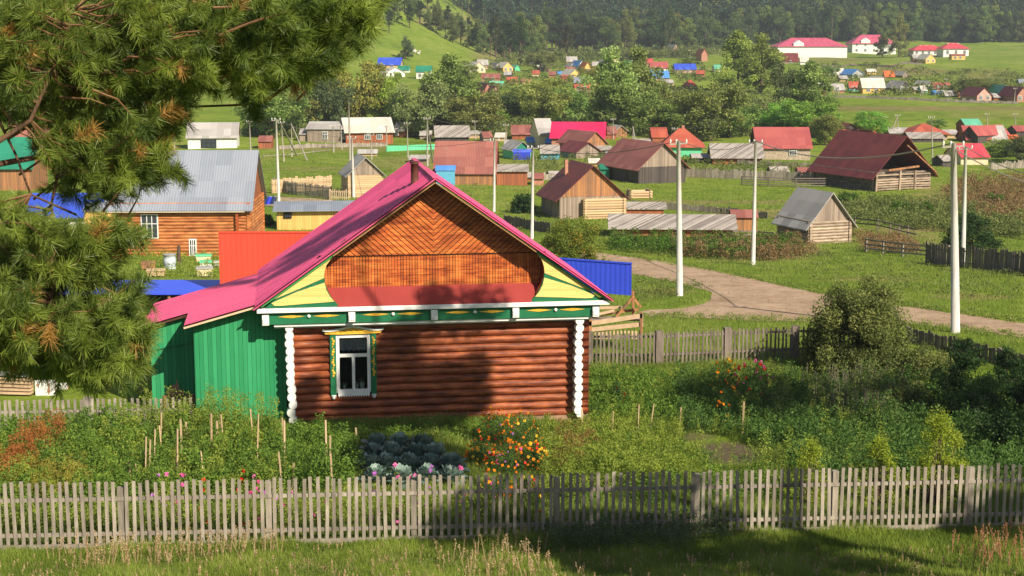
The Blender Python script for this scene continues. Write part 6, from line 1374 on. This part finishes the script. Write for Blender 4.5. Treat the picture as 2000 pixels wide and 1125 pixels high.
# white boards, plank stack, bricks
for (u0, u1, v0, v1, Y, lb) in ((70, 106, 742, 783, 49.5, 'white upright board with brown markings behind the left picket fence'), (100, 131, 748, 767, 50.5, 'white low board right of the marked white board')):
    a = at(u0, v1, Y); b = at(u1, v0, Y); o = thing('white_board', lb, 'board', (a.x, Y, a.z)); w_, h_ = b.x - a.x, b.z - a.z; m = MB(); m.box(0, w_, 0, .03, 0, h_); m.build('sheet', M_white, o)
    m = MB(); m.box(-.02, .02, .04, .08, -.5, h_); m.box(w_ - .02, w_ + .02, .04, .08, -.5, h_); m.build('legs', M_plank_o, o)
    if u0 == 70: m = MB(); m.plate([(w_ * .62, h_ * .96), (w_ * .68, h_ * .6), (w_ * .6, h_ * .5), (w_ * .7, h_ * .3), (w_ * .78, h_ * .5), (w_ * .74, h_ * .65), (w_ * .7, h_ * .97)], -.012, -.002); m.plate([(w_ * .05, h_ * .75), (w_ * .2, h_ * .65), (w_ * .15, h_ * .85)], -.012, -.002); m.build('brown_mark', WM['brick'], o)
p = G(20, 772); o = thing('plank_stack', 'stack of planks covered by a pale sheet at the left edge', 'plank stack', p, -.12)
for k in range(5): m = MB(); m.beam((-1.2, k * .05, .1 + k * .12), (.75, k * .03, .1 + k * .11), .3, .07); m.build('plank', rawm, o)
m = MB(); m.beam((-1.2, .2, .72), (.6, .2, .66), .5, .04); m.build('cover_sheet', WM['grey'], o)
p = at(352, 790, 47.4); p.z = hz(p.x, p.y); o = thing('brick_pile', 'small pile of red bricks in the dark entrance recess', 'bricks', p, .2)
for k, (x, y, z) in enumerate([(0, 0, .0), (.27, .02, .0), (-.27, 0, 0), (.12, .03, .16), (-.14, .0, .16), (0.02, .02, .32), (.3, .3, 0), (.02, .3, .0)]):
    m = MB(); m.box(x - .125, x + .125, y - .11, y + .11, z + .5, z + .655); m.build('brick', WM['brick'], o)
m = MB(); m.box(-.5, .5, -.2, .5, 0, .497); m.build('crate_base', M_plank_o, o)
# sheep on the hill
for i, (u, v) in enumerate(((808, 104), (818, 107))):
    p = G(u, v); o = thing('sheep', ['white sheep grazing on the hillside, upper of the two', 'white sheep grazing on the hillside, lower of the two'][i], 'sheep', p, .4 + i)
    me = bpy.data.meshes.new('body'); pts = [(0, 0, .75), (.45, 0, .78), (.75, 0, .7), (.95, 0, .45), (-.45, 0, .75), (.4, .16, .4), (.4, .16, .02), (.4, -.16, .4), (.4, -.16, .02), (-.4, .16, .45), (-.45, .16, .25), (-.4, .16, .02), (-.4, -.16, .45), (-.45, -.16, .25), (-.4, -.16, .02)]
    ed = [(0, 1), (1, 2), (2, 3), (0, 4), (1, 5), (5, 6), (1, 7), (7, 8), (4, 9), (9, 10), (10, 11), (4, 12), (12, 13), (13, 14)]; me.from_pydata(pts, ed, []); b = link('body', me, None, o); md = b.modifiers.new('skin', 'SKIN')
    rad = [.36, .33, .17, .10, .32, .11, .05, .11, .05, .13, .08, .05, .13, .08, .05]
    for vtx, r_ in zip(me.skin_vertices[0].data, rad): vtx.radius = (r_, r_)
    me.skin_vertices[0].data[0].use_root = True; b.modifiers.new('sub', 'SUBSURF').levels = 1
    gm = paint('sheep_wool', (.75, .72, .65), var=.15, scale=6); me.materials.append(gm); o.scale = (1.3,) * 3

# ------------------------------------------------------------------ the near pine
def near_pine():
    g = np.random.default_rng(77); random.seed(77)
    o = thing('pine_tree', 'near pine with long needles reaching in from the left edge over the village', 'tree', (-5.6, 7.2, hz(-5.6, 7.2)))
    O = Vector(o.location); PB_ = lambda u, v, Y: at(u, v, Y)
    mb = MB(); T = [(-5.6, 7.2, O.z - .3), (-5.55, 7.3, 9.5), (-5.4, 7.4, 12), (-5.3, 7.4, 16), (-5.3, 7.4, 20)]; mb.tube([Vector(t) - O for t in T], [.24, .2, .17, .12, .05], 12); mb.build('trunk', M_barkp, o, True)
    skel = [[(-900, 40, 7.4), (-300, 150, 7.6), (0, 90, 7.8), (250, 62, 8.2), (480, 45, 8.7), (690, 30, 9)], [(-900, 120, 7.4), (-300, 220, 7.5), (0, 185, 7.6), (200, 170, 8), (400, 140, 8.3), (600, 105, 8.6), (670, 60, 8.8)],
            [(-900, 240, 7.4), (-250, 330, 7.2), (-40, 300, 7.3), (60, 235, 7.4), (110, 120, 7.4), (150, 10, 7.5)], [(-900, 300, 7.4), (-300, 390, 7.6), (0, 320, 7.7), (140, 295, 7.9), (250, 325, 8.2), (345, 332, 8.4)],
            [(-900, 400, 7.4), (-300, 500, 7.2), (0, 475, 7.3), (120, 480, 7.5), (200, 465, 7.6), (285, 450, 7.7)], [(-900, 560, 7.4), (-300, 660, 7.0), (0, 615, 7.1), (130, 640, 7.3), (220, 690, 7.4), (300, 670, 7.5)],
            [(-900, 640, 7.4), (-250, 760, 6.9), (0, 700, 7.0), (90, 620, 7.0), (110, 540, 7.1)], [(115, 330, 7.8), (100, 400, 7.7), (108, 450, 7.6), (95, 500, 7.5)], [(-20, 200, 7.6), (30, 300, 7.6), (60, 380, 7.5), (150, 420, 7.6)],
            [(400, 60, 8.5), (520, 110, 8.7), (590, 150, 8.8)], [(200, 170, 8), (330, 210, 8.1), (470, 205, 8.2)]]
    SP = []
    for si, ln in enumerate(skel):
        P = [PB_(*q) for q in ln]; b = MB(); r0 = .026 if si < 7 else .009
        b.tube([q - O for q in P], [max(.006, r0 * (1 - i / len(P)) ** 1.2) for i in range(len(P))], 7); b.build('branch', M_barkp, o, True)
        for i in range(len(P) - 1):
            for k in range(14): SP.append(P[i].lerp(P[i + 1], k / 14))
    SP = np.array([tuple(q) for q in SP])
    A = [(-20, -30), (742, -30), (726, 55), (702, 95), (655, 128), (600, 160), (568, 155), (500, 165), (508, 212), (480, 222), (450, 186), (400, 200), (378, 232), (335, 240), (345, 262), (312, 285), (300, 322), (352, 328), (348, 345), (300, 348), (275, 372), (215, 382), (180, 405), (120, 375), (98, 330), (62, 275), (50, 240), (-20, 232)]
    Bp = [(-20, 385), (30, 400), (60, 440), (120, 460), (170, 452), (235, 430), (245, 430), (268, 444), (262, 465), (235, 490), (205, 530), (180, 545), (100, 545), (-20, 560)]
    Cp = [(-20, 552), (90, 555), (110, 585), (200, 575), (262, 562), (272, 585), (235, 600), (272, 640), (280, 690), (258, 722), (212, 738), (160, 738), (60, 715), (-20, 700)]
    ax = []; base = []; tone = []
    for poly, n, y0, y1, clump in ((A, 2300, 7.2, 9.3, 120), (Bp, 420, 6.9, 8.0, 26), (Cp, 760, 6.7, 7.9, 44)):
        P = np.array(poly, float); lo, hi = P.min(0), P.max(0)
        cu = g.uniform(lo[0], hi[0], 4000); cv = g.uniform(lo[1], hi[1], 4000); k = inside(poly, cu, cv); cu, cv = cu[k][:clump], cv[k][:clump]; ct = g.random(len(cu))
        U = []
        while len(U) < n:
            j = g.integers(0, len(cu)); u, v = cu[j] + g.normal() * 38, cv[j] + g.normal() * 26
            if inside(poly, np.array([u]), np.array([v]))[0]: U.append((u, v, y0 + (y1 - y0) * g.beta(1.6, 1.6), ct[j]))
        for u, v, Y, t in U:
            q = np.array(tuple(at(u, v, Y))); d = q - SP; i = np.argmin((d ** 2).sum(1)); out = d[i] / (np.linalg.norm(d[i]) + 1e-6)
            a = out * .7 + np.array([.45, -.25, .25]) + g.normal(size=3) * .55; ax.append(a / np.linalg.norm(a)); base.append(q); tone.append(t)
    base = np.array(base); ax = np.array(ax); tone = np.array(tone); n = len(base); m = 130
    # twigs
    tw = []
    for q, a in zip(base, ax):
        d = q - SP; dist = np.sqrt((d ** 2).sum(1)); i = np.argmin(dist)
        if dist[i] < .2 or random.random() < .08: tw.append((SP[i], q, a))
    mb = MB()
    for s_, q, a in tw:
        s_ = Vector(s_); q_ = Vector(q); a_ = Vector(a); mid = s_.lerp(q_, .55) - a_ * .04
        if (q_ - s_).length > .28: s_ = q_ - a_ * .2 - Vector((.05, 0, .03)); mid = q_ - a_ * .1
        mb.tube([s_ - O, mid - O, q_ - O, q_ + a_ * .09 - O], [.007, .005, .0035, .002], 4)
    mb.build('twigs', paint('pine_twig', (.22, .12, .06), var=.4, scale=20, bmp=0), o)
    t = g.random((n, m, 1)) ** .8; L = .12 * g.uniform(.6, 1.3, (n, 1, 1)); root = base[:, None] + ax[:, None] * (t * L - .03)
    sd = unit(np.cross(ax[:, None] + 0 * root, g.normal(size=(n, m, 3)))); dr = unit(ax[:, None] * g.uniform(.35, 1.0, (n, m, 1)) + sd * .8); ln = g.uniform(.045, .08, (n, m, 1)); tip = root + dr * ln + np.array([0, 0, -.006])
    wv = unit(np.cross(dr, g.normal(size=(n, m, 3)))) * .00150
    V = np.stack([root - wv, root + wv, tip + wv * .35, tip - wv * .35], 2) - np.array(tuple(O))
    dead = (g.random(n) < .025)
    rr = np.repeat(np.where(dead, .93, np.clip(tone * .45 + g.random(n) * .25, 0, .75)), m) + g.random(n * m) * .12; rr = np.where(np.repeat(dead, m), np.minimum(rr, 1), np.minimum(rr, .85))
    me = np_mesh('needles', V.reshape(-1, 3), 4, rr)
    link('needles', me, leafmat('pine_needle', (.025, .06, .012), (.24, .31, .045), .16, rough=.45, hue=(.38, .21, .05), spec=.35), o)
near_pine()

# ------------------------------------------------------------------ the air
hzm = bpy.data.materials.new('haze'); hzm.use_nodes = True; nt = hzm.node_tree; nt.nodes.remove(nt.nodes['Principled BSDF']); pv = nt.nodes.new('ShaderNodeVolumePrincipled')
pv.inputs['Color'].default_value = (.78, .88, 1.0, 1); pv.inputs['Density'].default_value = .00019; pv.inputs['Anisotropy'].default_value = .1
nt.links.new(pv.outputs[0], nt.nodes['Material Output'].inputs['Volume'])
m = MB(); m.box(-1900, 1900, -80, 1760, -8.5, 330); hzo = m.build('haze', hzm); tag(hzo, 'thin pale haze over the valley', 'haze', kind='stuff')
